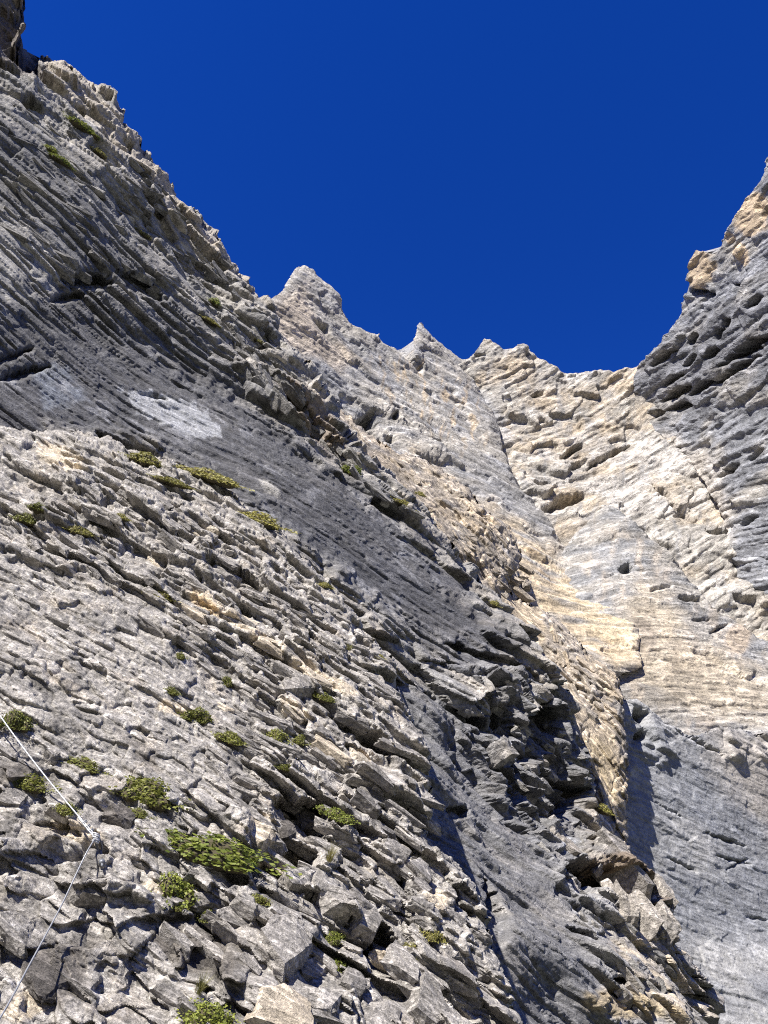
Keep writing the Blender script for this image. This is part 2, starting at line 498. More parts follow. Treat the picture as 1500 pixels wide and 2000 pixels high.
def near_build(L, X, Y, s, t, sd):
    # metres; beds of 10-35 cm
    big = fbm(s / 1.6, t / 2.2, 3, 1)
    h1, r1 = strata(s, t, 0.40, 0.70, 5, wob=.6, skew=.5, crack=.4, missing=.32)
    h2, r2 = strata(s, t, 0.16, 0.44, 9, wob=.6, skew=.6, crack=.5, missing=.32)
    h3, r3 = strata(s, t, 0.066, 0.24, 13, wob=.8, skew=.5, missing=.22, crack=.6)
    h4, r4 = strata(s, t, 0.022, 0.12, 17, wob=.8, skew=.2, missing=.1)
    fa, ra = facets(s / .21 + .25 * gnoise(s / .12, t / .12, 6), t / .27 + .25 * gnoise(s / .12, t / .12, 7), 3)
    fb, rb = facets(s / .05, t / .06, 4)
    # smooth worn rock low on the left; thick ledges in the middle band; big blocks low on the right
    smooth = np.clip(pmask(X, Y, [(-60, 1110), (180, 1150), (420, 1330), (520, 1480), (360, 1560), (-60, 1480)], 40, 3, 40) * .9
                     + .8 * blob(X, Y, 150, 1900, 190, 170), 0, 1)
    broad = pmask(X, Y, [(-130, 1490), (300, 1500), (470, 1620), (520, 1800), (480, 2120), (-130, 2120)], 60, 6, 60)
    ledge = pmask(X, Y, [(150, 880), (420, 900), (820, 1330), (860, 1500), (560, 1420), (300, 1180), (60, 1050)], 45, 4, 40)
    blocky = pmask(X, Y, [(480, 1480), (830, 1480), (1020, 2060), (330, 2060), (460, 1760)], 60, 5, 60)
    a1 = .045 + .045 * ledge + .09 * blocky - .03 * smooth
    a2 = .040 + .050 * ledge + .03 * blocky - .020 * smooth
    a3 = .022 + .008 * ledge - .006 * smooth
    H = big * .22 * (1 - .6 * smooth) + h1 * a1 + fa * (.065 + .06 * blocky + .07 * broad) * (1 - .45 * smooth)
    H2 = h2 * a2
    clean = .25 + .75 * sstep(-.25, .3, fbm(s / .9, t / 1.4, 3, 19))
    H2 = H2 * (.45 + .55 * sstep(-.4, .2, fbm(s / 1.3, t / 1.6, 2, 18)))
    H2 = H2 * (1 - .55 * broad)
    H3 = (h3 * a3 * .85 + h4 * .006) * clean * (1 - .55 * broad) + fb * .014
    # single features: recesses and overhangs seen on the face
    def dent(cx, cy, rx, ry, ang, a): return -a * nook(X, Y, cx, cy, rx, ry, ang, int(cx) % 50)
    H = H + dent(585, 1605, 70, 58, 40, .50) + dent(575, 1680, 48, 44, 60, .34) + dent(745, 1860, 40, 75, -25, .45)
    H = H + dent(455, 1128, 70, 24, 30, .36) + dent(350, 1830, 100, 55, 20, .10) + dent(300, 1880, 60, 60, 0, .12)
    H = H + dent(620, 1900, 70, 44, 30, .34) + dent(860, 1640, 40, 25, 35, .15) + dent(905, 1780, 30, 60, -20, .22)
    H = H - dent(225, 1745, 90, 26, 12, .16)
    H = H + dent(700, 1440, 80, 20, 35, .26) + dent(110, 1620, 60, 16, 15, .08) + dent(60, 1690, 60, 30, 20, .10)
    C = np.empty(X.shape + (3,), np.float32); C[:] = GREY_M
    m = fbm(s / .5, t / .9, 5, 21)
    C = mixc(C, GREY_L, sstep(-.35, .35, m + .25))
    C = tone(C, r2, .35); C = tone(C, r3, .25); C = tone(C, rb, .22)
    warm = sstep(.05, .5, fbm(s / .35, t / .6, 4, 33)); C = mixc(C, (.36, .31, .25), warm * .55)
    lich = sstep(.18, .45, fbm(s / .09, t / .11, 4, 41)); C = mixc(C, (.50, .48, .45), lich * .5)
    dark = sstep(.05, .45, fbm(s / .25, t / .34, 5, 51)); C = mixc(C, (.10, .095, .09), dark * .65)
    # freshly broken cream faces
    fresh = [(405, 1180, 55, 20, 38), (470, 1220, 45, 17, 30), (520, 1262, 45, 18, 33), (600, 1320, 50, 15, 30), (660, 1350, 40, 14, 35),
             (575, 1390, 40, 14, 35), (700, 1480, 26, 18, 30), (150, 1625, 70, 22, 15), (510, 1620, 34, 30, 30), (335, 1385, 40, 14, 10),
             (545, 1690, 40, 24, 30), (330, 1740, 60, 14, 12), (60, 1960, 60, 30, -30), (840, 1760, 30, 26, 40), (640, 1345, 46, 12, 20), (120, 900, 60, 30, 30)]
    fm = 0
    for (cx, cy, rx, ry, a) in fresh: fm = np.maximum(fm, blob(X, Y, cx, cy, rx, ry, a))
    fm = sstep(.35, .6, fm + .25 * fbm(s / .12, t / .18, 4, 61))
    C = mixc(C, CREAM, fm * .85)
    fm2 = sstep(.4, .6, np.maximum(blob(X, Y, 400, 1185, 40, 16, 38), blob(X, Y, 705, 1480, 20, 14, 30)) + .2 * fbm(s / .1, t / .1, 3, 62))
    C = mixc(C, TAN, fm2 * .7)
    br = np.maximum(np.maximum(blob(X, Y, 110, 1900, 80, 80), blob(X, Y, 390, 1850, 130, 60, 30)), blob(X, Y, 40, 1520, 60, 40))
    C = mixc(C, (.10, .088, .075), sstep(.3, .7, br + .4 * fbm(s / .2, t / .25, 4, 63)) * .75)
    return (H, H2, H3), C

def slab_build(L, X, Y, s, t, sd):
    u = L.unit
    big = fbm(s / 7, t / 10, 3, 2)
    h1, r1 = strata(s, t, .85, 5.0, 25, wob=.4, skew=.25)
    h2, r2 = strata(s, t, .30, 2.0, 29, wob=.5, skew=.3, crack=.6)
    h3, r3 = strata(s, t, .21, 1.8, 33, wob=.6, skew=.2, missing=.15, crack=.5)
    r4 = hashf(np.floor(s / .1 + 3 * gnoise(s, t / 3, 5)).astype(np.int32), np.floor(t / .6).astype(np.int32), 34)
    fa, ra = facets(s / 1.1, t / 1.3, 23); fb, rb = facets(s / .17, t / .2, 24)
    # the smooth dark slab
    smooth = pmask(X, Y, [(-60, 700), (80, 650), (250, 690), (430, 760), (620, 900), (860, 1120), (960, 1230), (860, 1250), (700, 1150), (560, 1040), (260, 850), (-60, 830)], 35, 13, 50)
    smooth2 = pmask(X, Y, [(-60, 400), (120, 430), (180, 520), (60, 560), (-60, 540)], 30, 14, 40) * .6
    sm = np.clip(smooth + smooth2, 0, 1)
    edge = 1 - sstep(20, 130, -sd)           # broken rock along the skyline
    mid = pmask(X, Y, [(80, 500), (260, 480), (420, 640), (640, 830), (820, 1010), (700, 960), (420, 740), (200, 640)], 40, 15, 50)
    H = big * .9 * (1 - .7 * sm) + h1 * (.09 + .10 * mid + .05 * edge) * (1 - .86 * sm) + fa * (.08 + .55 * edge) * (1 - .9 * sm)
    H2 = h2 * (.09 + .06 * mid + .03 * edge) * (1 - .45 * sm) + fb * (.02 + .08 * edge) * (1 - .8 * sm)
    clean = .35 + .65 * sstep(-.3, .25, fbm(s / 2.2, t / 4, 3, 27))
    H3 = (h3 * .06 * (.45 + .55 * sstep(420, 700, Y)) + fbm(s / .12, t / .35, 3, 36) * .03) * clean * (1 - .5 * edge)
    def dent(cx, cy, rx, ry, ang, a): return -a * nook(X, Y, cx, cy, rx, ry, ang, int(cx) % 50)
    H = H + dent(170, 545, 55, 20, 12, .9) + dent(270, 560, 60, 22, 35, .7) + dent(135, 575, 40, 12, -5, .5)
    H = H + dent(40, 730, 70, 12, -15, .5) + dent(600, 810, 80, 18, 48, 1.0) + dent(660, 870, 60, 14, 45, .8)
    H = H + dent(15, 700, 60, 10, -20, .4) + dent(300, 775, 34, 5, 12, .25)
    H = H - dent(320, 790, 40, 8, 15, .12)
    H = H + dent(30, 108, 70, 34, 42, 1.6) - .9 * sstep(.3, .7, blob(X, Y, 0, 30, 60, 55))
    # overhang along the lower right end of the slab
    H = H + dent(960, 1300, 120, 22, 24, .6)
    C = np.empty(X.shape + (3,), np.float32); C[:] = (.22, .214, .205)
    C = mixc(C, (.36, .338, .305), sstep(-.2, .5, fbm(s / 1.3, t / 3, 5, 71)))
    C = tone(C, r2, .35); C = tone(C, r3, .35); C = tone(C, rb, .25)
    C = mixc(C, (.42, .36, .28), np.clip(edge * sstep(-.2, .4, fbm(s / 1.2, t / 2, 4, 72)), 0, 1) * .4)
    C = mixc(C, (.42, .40, .36), pmask(X, Y, [(-60, 420), (90, 420), (120, 560), (240, 640), (120, 700), (-60, 690)], 60, 16, 60) * .5)
    darkm = np.clip(pmask(X, Y, [(-60, 560), (180, 560), (420, 700), (640, 880), (900, 1130), (1010, 1290), (860, 1290), (560, 1060), (300, 880), (-60, 850)], 40, 17, 60), 0, 1)
    dk = np.empty_like(C); dk[:] = (.072, .073, .08)
    dk = tone(dk, r3, .5); dk = tone(dk, r4, .4)
    C = C * (1 - .85 * darkm[..., None]) + dk * (.85 * darkm[..., None])
    C = mixc(C, (.47, .41, .33), pmask(X, Y, [(80, 108), (160, 140), (250, 240), (330, 350), (430, 470), (480, 560), (400, 500), (300, 380), (190, 260), (110, 180)], 14, 26, 26, 40) * .55)
    dp = pmask(X, Y, [(-60, 230), (60, 250), (330, 560), (470, 720), (300, 640), (-60, 330)], 30, 18, 60); C = mixc(C, (.11, .11, .115), dp * .75)
    C = mixc(C, (.15, .13, .115), pmask(X, Y, [(-80, -90), (60, -90), (60, 60), (90, 165), (40, 150), (-80, 120)], 10, 25, 12, 20) * .9)  # shade of the corner overhang, put into the pigment as dark brown
    # the pale scar and small pale patches
    sc_ = pmask(X, Y, [(232, 757), (270, 762), (330, 772), (400, 800), (432, 832), (428, 850), (390, 858), (345, 850), (300, 822), (262, 800)], 2, 19, 20, 26)
    C = mixc(C, (.35, .355, .365), sc_ * .9)
    pt = pmask(X, Y, [(505, 940), (530, 945), (550, 965), (540, 972), (515, 960)], 4, 20, 8, 12); C = mixc(C, (.42, .40, .36), pt * .9)
    pt = pmask(X, Y, [(60, 720), (130, 715), (170, 780), (90, 800)], 14, 21, 20, 20); C = mixc(C, (.20, .215, .24), pt * .8)
    vein = sstep(.5, .62, ridged(s / 1.0, t / 1.3, 3, 81)) * sstep(0, .4, fbm(s / 2, t / 3, 2, 82)) * darkm; C = mixc(C, (.26, .26, .27), vein * .6)
    C = mixc(C, BROWN, sstep(.3, .6, blob(X, Y, 620, 820, 110, 26, 47) + .3 * fbm(s / .5, t / .8, 4, 83)) * .6)
    return (H, H2, H3), C

def gully_build(L, X, Y, s, t, sd):
    big = fbm(s / 2.5, t / 3.5, 3, 4)
    h1, r1 = strata(s, t, .75, 2.2, 45, wob=.6, skew=.3)
    h2, r2 = strata(s, t, .26, .8, 49, wob=.8, skew=.4)
    h3, r3 = strata(s, t, .09, .4, 53, wob=.8)
    fa, ra = facets(s / .42, t / .5, 43); fb, rb = facets(s / .13, t / .16, 44)
    plate = pmask(X, Y, [(740, 1280), (890, 1310), (930, 1460), (1010, 1620), (1090, 1760), (1200, 2060), (900, 2060), (800, 1640), (760, 1480)], 30, 43, 40)
    chaos = pmask(X, Y, [(860, 1300), (1060, 1290), (1110, 1380), (1160, 1640), (1140, 1720), (1000, 1640), (900, 1480)], 35, 44, 40)
    H = big * .7 + h1 * (.16 - .1 * plate) + fa * (.12 + .34 * chaos - .1 * plate)
    H2 = h2 * .08 * (1 - .4 * plate) + fb * (.05 + .10 * chaos - .03 * plate)
    H3 = h3 * .028
    def dent(cx, cy, rx, ry, ang, a): return -a * nook(X, Y, cx, cy, rx, ry, ang, int(cx) % 50)
    H = H + dent(1050, 1410, 50, 44, 40, .8) + dent(1075, 1560, 45, 70, 70, .9) + dent(960, 1400, 80, 22, 45, .5) + dent(1120, 1720, 50, 60, 40, 1.0)
    H = H + dent(885, 1590, 26, 16, 20, .4) + dent(1230, 1925, 60, 14, 15, .4) + dent(1130, 1830, 40, 12, 30, .4) + dent(980, 1520, 70, 20, 60, .5)
    H = H + dent(1238, 1742, 100, 44, 36, 1.5) + dent(1165, 1722, 40, 30, 40, 1.0)
    H = H + dent(1340, 1840, 28, 24, 60, .8) + dent(940, 1800, 26, 90, -12, .5) + dent(1380, 1960, 22, 20, 0, .4)
    C = np.empty(X.shape + (3,), np.float32); C[:] = (.25, .245, .24)
    C = mixc(C, (.40, .37, .33), sstep(-.1, .5, fbm(s / .8, t / 1.4, 5, 91)))
    C = tone(C, r2, .35); C = tone(C, rb, .3)
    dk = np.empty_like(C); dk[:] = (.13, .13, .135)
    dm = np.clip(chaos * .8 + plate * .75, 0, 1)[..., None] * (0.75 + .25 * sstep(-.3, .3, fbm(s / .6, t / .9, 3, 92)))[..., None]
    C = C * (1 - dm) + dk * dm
    pale = sstep(.35, .6, np.maximum.reduce([blob(X, Y, 985, 1465, 26, 22), blob(X, Y, 1105, 1650, 30, 26)]) + .3 * fbm(s / .3, t / .3, 4, 93))
    C = mixc(C, (.38, .39, .42), pale * .8)
    tan = pmask(X, Y, [(1130, 1560), (1220, 1620), (1330, 1800), (1420, 1990), (1260, 2000), (1180, 1860), (1250, 1800), (1160, 1690)], 30, 45, 30)
    C = mixc(C, (.50, .42, .31), tan * sstep(-.35, .3, fbm(s / .6, t / .8, 4, 94)) * .8)
    C = mixc(C, (.17, .13, .095), sstep(.3, .55, blob(X, Y, 1236, 1735, 100, 42, 36) + .2 * fbm(s / .3, t / .5, 4, 96)) * .85)  # brown rock, its pigment also darkened for the shade under the overhang
    C = mixc(C, (.40, .31, .17), sstep(.35, .6, blob(X, Y, 1200, 1960, 90, 30, 10) + .3 * fbm(s / .3, t / .5, 4, 95)) * .6)
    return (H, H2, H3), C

def rib_build(L, X, Y, s, t, sd):
    big = fbm(s / 5, t / 6, 3, 6)
    h1, r1 = strata(s, t, 1.3, 3.0, 65, wob=.6, skew=.35)
    h2, r2 = strata(s, t, .5, 1.2, 69, wob=.7, skew=.4)
    h3, r3 = strata(s, t, .2, .7, 70, wob=.7, skew=.4)
    fa, ra = facets(s / .9, t / 1.0, 63); fb, rb = facets(s / .4, t / .4, 64)
    sm = np.clip(pmask(X, Y, [(985, 1165), (1060, 1195), (1065, 1260), (1040, 1270), (1000, 1220)], 8, 63, 6) + .8 * pmask(X, Y, [(1120, 1380), (1190, 1400), (1215, 1600), (1190, 1560)], 16, 64, 16), 0, 1)
    H = big * .5 + (h1 * .16 + fa * .20) * (1 - .8 * sm)
    H2 = (h2 * .15 + fb * .14) * (1 - .8 * sm)
    H3 = h3 * .07 * (1 - .7 * sm)
    C = np.empty(X.shape + (3,), np.float32); C[:] = (.40, .35, .29)
    C = mixc(C, (.52, .43, .32), sstep(-.2, .4, fbm(s / 2.5, t / 4, 5, 67)))
    C = mixc(C, (.25, .24, .235), sstep(.0, .5, fbm(s / 1.5, t / 2, 5, 68)) * .8)
    C = tone(C, r2, .3); C = tone(C, rb, .35)
    C = mixc(C, (.56, .46, .33), sm * .8)
    C = mixc(C, (.54, .44, .29), pmask(X, Y, [(1130, 1440), (1195, 1450), (1218, 1610), (1160, 1520)], 14, 69, 18, 25) * .75)
    C = mixc(C, (.24, .21, .18), pmask(X, Y, [(700, 860), (760, 880), (870, 1010), (960, 1150), (900, 1120), (780, 960)], 16, 70, 26, 30) * .7)
    C = mixc(C, (.27, .27, .275), blob(X, Y, 1150, 1330, 60, 18, 55) * .6)
    return (H, H2, H3), C

def far_build(kind):
    def build(L, X, Y, s, t, sd):
        big = fbm(s / 12, t / 16, 3, 7 + kind)
        # folds: let the beds swing
        s2 = s + 3.0 * fbm(s / 40, t / 40, 2, 88 + kind)
        h1, r1 = strata(s2, t, 4.2, 14, 105 + kind, wob=.3, skew=.4, crack=.35)
        h2, r2 = strata(s2, t, 1.5, 8, 109 + kind, wob=.3, skew=.3, crack=.5)
        h3, r3 = strata(s2, t, .75, 5, 113 + kind, wob=.4, skew=.2, crack=.6)
        h4, r4 = strata(s2, t, .4, 3, 117 + kind, wob=.5, skew=.2)
        fa, ra = facets(s / 6 + .3 * gnoise(s / 3, t / 3, 4), t / 7 + .3 * gnoise(s / 3, t / 3, 5), 103 + kind); fb, rb = facets(s2 / 1.0, (t + .4 * s) / 2.6, 104 + kind)
        z = L.zs if hasattr(L, 'zs') else None
        # vertical streaks follow the fall line
        along = (X - 750); st = fbm((along + 6 * gnoise(X / 40, Y / 40, 3)) / 11, Y / 70, 4, 120 + kind)
        C = np.empty(X.shape + (3,), np.float32); C[:] = (.40, .375, .335)
        if kind == 0:      # left wall under the first tower, and the tan slab at its foot
            foot = pmask(X, Y, [(800, 880), (960, 1000), (1110, 1090), (1240, 1200), (1260, 1320), (1040, 1260), (860, 1050)], 30, 130, 30)
            rough = pmask(X, Y, [(690, 800), (760, 790), (870, 870), (850, 900), (740, 890)], 16, 131, 20)
            streaky = pmask(X, Y, [(720, 690), (800, 680), (920, 760), (950, 860), (900, 880), (760, 790)], 20, 132, 30)
            H = big * 1.0 + h1 * .16 * (1 - .55 * foot) + fa * (.5 + 1.0 * rough)
            H2 = h2 * .14 * (1 - .55 * foot) + fb * (.18 + .5 * rough)
            for (cx, cy, rx, ry, a, am) in [(714, 826, 28, 24, 10, 4.6), (762, 860, 14, 12, 0, 2.5), (770, 818, 10, 12, 0, 2.5), (855, 866, 16, 8, 20, 2.5), (793, 690, 26, 7, 35, 2.0),
                                            (632, 640, 18, 8, 40, 1.8), (818, 715, 18, 8, 50, 1.2), (838, 770, 14, 6, 35, .9), (880, 765, 16, 6, 40, 1.0)]:
                H = H - am * nook(X, Y, cx, cy, rx, ry, a, int(cx) % 50)
            C = mixc(C, (.30, .30, .305), sstep(-.2, .4, fbm(s / 5, t / 12, 4, 133)))
            C = mixc(C, (.50, .42, .33), pmask(X, Y, [(500, 610), (600, 560), (620, 640), (700, 700), (660, 720), (560, 680)], 20, 134, 20) * .7)
            C = mixc(C, (.50, .40, .28), streaky * sstep(.02, .3, fbm((along + 8 * gnoise(X / 30, Y / 30, 6)) / 12, Y / 50, 5, 135)) * .85)
            C = mixc(C, (.62, .60, .57), streaky * sstep(.1, .35, fbm(s2 / 1.6, t / 6, 4, 136)) * .6)
            C = mixc(C, (.57, .455, .30), foot * sstep(-.45, .15, fbm(s / 2.5, t / 7, 4, 137) + (sd + 30) / 600) * .8)
            C = mixc(C, (.68, .56, .38), pmask(X, Y, [(1090, 1140), (1180, 1170), (1238, 1230), (1240, 1290), (1150, 1240)], 14, 138, 14) * .7)
            C = mixc(C, (.48, .36, .22), foot * sstep(.15, .4, fbm(s / 1.2, t / 5, 4, 139)) * .6)
            C = mixc(C, (.32, .315, .31), pmask(X, Y, [(900, 880), (1000, 990), (1110, 1080), (1060, 1010), (960, 900)], 20, 140, 16) * .8)
        elif kind == 1:    # folded tan and white head wall
            H = big * 1.2 + h1 * .22 + fa * 1.3
            H2 = h2 * .17 + fb * .28
            for (cx, cy, rx, ry, a, am) in [(1120, 880, 30, 9, -24, 3.2), (1190, 890, 60, 7, -28, 3.0), (1130, 905, 24, 8, -20, 2.4), (1050, 770, 16, 8, -10, 2), (1095, 985, 45, 16, -22, 3.4),
                                            (1060, 950, 26, 7, -8, 2.6), (1125, 975, 24, 12, -20, 3), (1290, 965, 26, 6, 30, 2.2), (1330, 1000, 30, 8, 30, 2.0), (1400, 1045, 30, 12, 10, 2.6)]:
                H = H - am * nook(X, Y, cx, cy, rx, ry, a, int(cx) % 50)
            C = mixc(C, (.46, .385, .29), sstep(-.25, .35, fbm(s / 8, t / 12, 4, 143) + .5 * blob(X, Y, 1110, 830, 120, 80) - .1))
            C = mixc(C, (.50, .47, .43), sstep(-.1, .4, fbm(s / 5, t / 8, 4, 144) + .6 * blob(X, Y, 1240, 930, 150, 90, 25) - .15) * .85)
            C = mixc(C, (.26, .26, .265), sstep(.05, .4, fbm((along + 10 * gnoise(X / 40, Y / 40, 6)) / 16, Y / 50, 5, 145)) * .6)
            C = mixc(C, (.33, .335, .345), pmask(X, Y, [(900, 760), (950, 770), (1000, 860), (980, 900), (930, 860)], 16, 146, 14) * .7)
        elif kind == 2:    # grey fan at the foot of the head wall
            H = big * .7 + h1 * .10 + fa * .35
            H2 = h2 * .08 + fb * .12
            for (cx, cy, rx, ry, a, am) in [(1224, 1110, 17, 12, 0, 3.2), (1352, 1168, 30, 7, 5, 1.6), (1290, 1150, 26, 5, -12, .9), (1405, 1228, 22, 5, -25, 1.4), (1370, 1210, 22, 4, 0, 1.0)]:
                H = H - am * nook(X, Y, cx, cy, rx, ry, a, int(cx) % 50)
            C = mixc(C, (.27, .27, .27), sstep(-.2, .3, fbm(s / 5, t / 9, 4, 153)))
            C = mixc(C, (.46, .40, .33), sstep(.0, .45, fbm((along + 14 * gnoise(X / 50, Y / 50, 6)) / 30, Y / 60, 5, 154) + .3 * blob(X, Y, 1380, 1260, 120, 60)) * .75)
            C = mixc(C, (.53, .44, .31), sstep(.1, .6, np.maximum(blob(X, Y, 1360, 1330, 170, 60, 15), .9 * blob(X, Y, 1270, 1240, 60, 90, 0)) + .3 * fbm(s / 2, t / 5, 4, 155)) * .6)
            C = mixc(C, (.50, .40, .29), sstep(.35, .6, blob(X, Y, 1440, 1250, 26, 36, 10)) * .6)
            C = mixc(C, (.25, .21, .17), sstep(.3, .6, blob(X, Y, 1255, 1245, 24, 40, -20) + .3 * fbm(s, t, 3, 156)) * .6)
        else:              # the right-hand wall of overhanging beds
            H = big * 1.2 + h1 * .26 + fa * 1.1
            H2 = h2 * .18 + fb * .25
            for (cx, cy, rx, ry, a, am) in [(1350, 665, 20, 14, -30, 3.4), (1405, 655, 16, 12, -50, 3), (1420, 632, 12, 10, -40, 2.6), (1350, 705, 24, 10, -35, 3.2), (1320, 770, 40, 12, -24, 3.4), (1372, 758, 36, 10, -28, 3.2),
                                            (1460, 685, 60, 14, -32, 4.0), (1440, 725, 60, 8, -34, 3.0), (1395, 690, 20, 10, -35, 2.6), (1325, 797, 30, 11, -12, 3.0), (1280, 812, 20, 10, -18, 3.0), (1310, 745, 26, 7, -30, 2.4),
                                            (1480, 590, 22, 10, -40, 2.6), (1430, 920, 30, 9, -30, 2.4), (1480, 890, 24, 8, -36, 2.4), (1225, 745, 14, 8, -40, 1.8), (1470, 1020, 20, 8, -30, 2.0), (1440, 560, 16, 5, 20, 2.0), (1300, 700, 30, 9, -40, 2.2), (1362, 572, 30, 10, 10, 2.4)]:
                H = H - 1.5 * am * nook(X, Y, cx, cy, rx, ry, a, int(cx) % 50)
            C = mixc(C, (.22, .225, .24), sstep(-.5, .1, fbm(s / 6, t / 9, 4, 163)))
            C = mixc(C, (.46, .46, .47), sstep(.1, .4, fbm(s2 / 1.2, t / 3, 5, 164)) * .5)
            C = mixc(C, (.52, .40, .26), sstep(.35, .6, np.maximum.reduce([blob(X, Y, 1450, 495, 18, 26, -20), blob(X, Y, 1475, 420, 40, 50), blob(X, Y, 1430, 465, 14, 12), blob(X, Y, 1368, 525, 30, 42, 15)]) + .3 * fbm(s / 2, t / 2, 4, 165)) * .8)
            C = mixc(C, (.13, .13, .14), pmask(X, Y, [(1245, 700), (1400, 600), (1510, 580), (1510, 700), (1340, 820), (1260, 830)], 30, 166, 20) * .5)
            C = mixc(C, (.58, .52, .44), pmask(X, Y, [(1300, 850), (1400, 900), (1440, 1060), (1360, 1040), (1260, 900)], 25, 167, 30) * .6)
        C = tone(C, r2, .25); C = tone(C, r3, .35); C = tone(C, r4, .25); C = tone(C, rb, .35)
        C = C * .92 * (1 + .12 * st)[..., None]
        return (H, H2, h3 * .11 + h4 * .06), C
    return build

def grey_build(L, X, Y, s, t, sd):
    big = fbm(s / 6, t / 8, 3, 9)
    h1, r1 = strata(s, t, 1.6, 6, 85, wob=.5, skew=.3, missing=.1)
    h2, r2 = strata(s, t, .55, 3.0, 87, wob=.6, skew=.3, missing=.15)
    h3, r3 = strata(s, t, .22, 1.6, 89, wob=.8, missing=.15)
    fa, ra = facets(s / .8, t / 1.2, 83)
    rough = np.clip(pmask(X, Y, [(1210, 1360), (1270, 1380), (1320, 1470), (1230, 1500)], 20, 183, 24) + .8 * pmask(X, Y, [(1390, 1410), (1520, 1420), (1520, 1500), (1420, 1480)], 14, 184, 16), 0, 1)
    gr = sstep(.0, .5, fbm(s / 4, t / 7, 3, 85))
    H = big * .3 + h1 * (.03 + .07 * gr + .2 * rough) + fa * (.05 + .2 * rough)
    H2 = h2 * (.02 + .05 * gr + .15 * rough)
    H3 = h3 * .03
    for (cx, cy, rx, ry, a, am) in [(1415, 1640, 50, 5, 18, .5), (1430, 1680, 44, 4, 14, .45), (1330, 1690, 40, 4, 28, .4), (1440, 1690, 30, 3, -25, .4), (1245, 1400, 22, 16, 60, 1.6), (1250, 1440, 16, 14, 0, 1.4), (1300, 1580, 40, 3, 30, .3), (1480, 1795, 24, 4, 10, .3), (1360, 1450, 60, 5, 30, .6)]:
        H = H - am * nook(X, Y, cx, cy, rx, ry, a, int(cx) % 50)
    C = np.empty(X.shape + (3,), np.float32); C[:] = (.225, .23, .24)
    C = mixc(C, (.33, .325, .315), sstep(-.2, .5, fbm(s / 3, t / 6, 5, 187) + .15 * blob(X, Y, 1480, 1950, 160, 200)))
    C = mixc(C, (.35, .31, .26), pmask(X, Y, [(1390, 1420), (1520, 1430), (1520, 1620), (1440, 1560), (1380, 1480)], 30, 188, 30) * .6)
    C = tone(C, r2, .2); C = tone(C, r3, .3)
    C = C * (1 + .25 * fbm((X + Y * .3) / 9, Y / 120, 3, 189))[..., None]
    return (H, H2, H3), C

# ------------------------------------------------------------------ the mountain
M_NEAR = rock_mat('near_rock', .0050, speck=.7, bump=.75, lam=.45, stretch=4)
M_SLAB = rock_mat('slab_rock', .017, speck=.65, bump=.8, lam=.32, stretch=3.0)
M_GULLY = rock_mat('gully_rock', .010, speck=.6, bump=.7, lam=.4, stretch=3.5)
M_RIB = rock_mat('rib_rock', .028, speck=.4, bump=.5, lam=.55)
M_FAR = [rock_mat('far_rock', .075, speck=.55, bump=.8, lam=.38, stretch=3) for k in range(4)]
M_GREY = rock_mat('grey_rock', .032, speck=.45, bump=.7, lam=.25, stretch=3.0)

far_left = Cliff('cliff_far_left', [(480, 640), (516, 602), (530, 585), (552, 568), (560, 550), (572, 530), (590, 521), (612, 527), (620, 540), (640, 556), (660, 578), (666, 608), (690, 640),
    (700, 642), (720, 652), (738, 655), (742, 668), (776, 684), (800, 690), (806, 672), (812, 640), (820, 631), (834, 643), (850, 660), (880, 684), (900, 702), (918, 704), (950, 760), (965, 830), (1000, 930), (1050, 1000), (1110, 1075), (1235, 1195), (1250, 1310),
    (1180, 1330), (1040, 1250), (800, 1030), (600, 860), (500, 700)],
    [(520, 600, 105), (820, 640, 150), (700, 800, 105), (940, 800, 140), (1100, 1080, 100), (1240, 1270, 72), (860, 1050, 78)], [(560, 700), (760, 820)], 1.7, far_build(0), M_FAR[0], back=.008, hang=.25,
    jag=1.3, jagsc=12, rounding=16, label='grey bedded wall rising to a blunt tower and a sharp horn')
head = Cliff('cliff_head_wall', [(880, 720), (915, 706), (928, 690), (945, 662), (952, 660), (970, 672), (985, 686), (1004, 688), (1008, 680), (1025, 675), (1050, 694), (1080, 712), (1108, 728), (1140, 724), (1170, 722), (1205, 726), (1250, 720),
    (1290, 760), (1350, 860), (1450, 1040), (1580, 1150), (1580, 1380), (1420, 1300), (1300, 1110), (1180, 1050), (1090, 1110), (1000, 980), (930, 850)],
    [(940, 760, 150), (950, 670, 158), (1250, 730, 150), (1090, 1080, 108), (1440, 1060, 112), (1180, 880, 138)], [(1080, 900), (1240, 820)], 1.7, far_build(1), M_FAR[1], back=.008, hang=.25,
    jag=1.3, jagsc=12, label='folded tan and white head wall with two small horns')
right = Cliff('cliff_right_wall', [(1244, 745), (1248, 712), (1262, 700), (1280, 690), (1302, 668), (1308, 640), (1328, 612), (1326, 592), (1338, 572), (1352, 570), (1343, 548), (1343, 522), (1352, 506), (1364, 490), (1380, 489), (1394, 500), (1404, 494), (1418, 470), (1430, 452), (1465, 390), (1488, 350), (1490, 315), (1560, 200), (1620, 600),
    (1600, 1400), (1490, 1300), (1440, 1080), (1400, 980), (1330, 880), (1270, 830)],
    [(1250, 740, 147), (1490, 340, 122), (1500, 700, 114), (1500, 1100, 104), (1430, 1050, 112), (1350, 860, 131), (1350, 700, 133)], [(1300, 780), (1480, 660)], 1.85, far_build(3), M_FAR[3], back=.008, hang=.25,
    jag=2.5, jagsc=16, label='grey right-hand wall of overhanging beds with dark hollows')
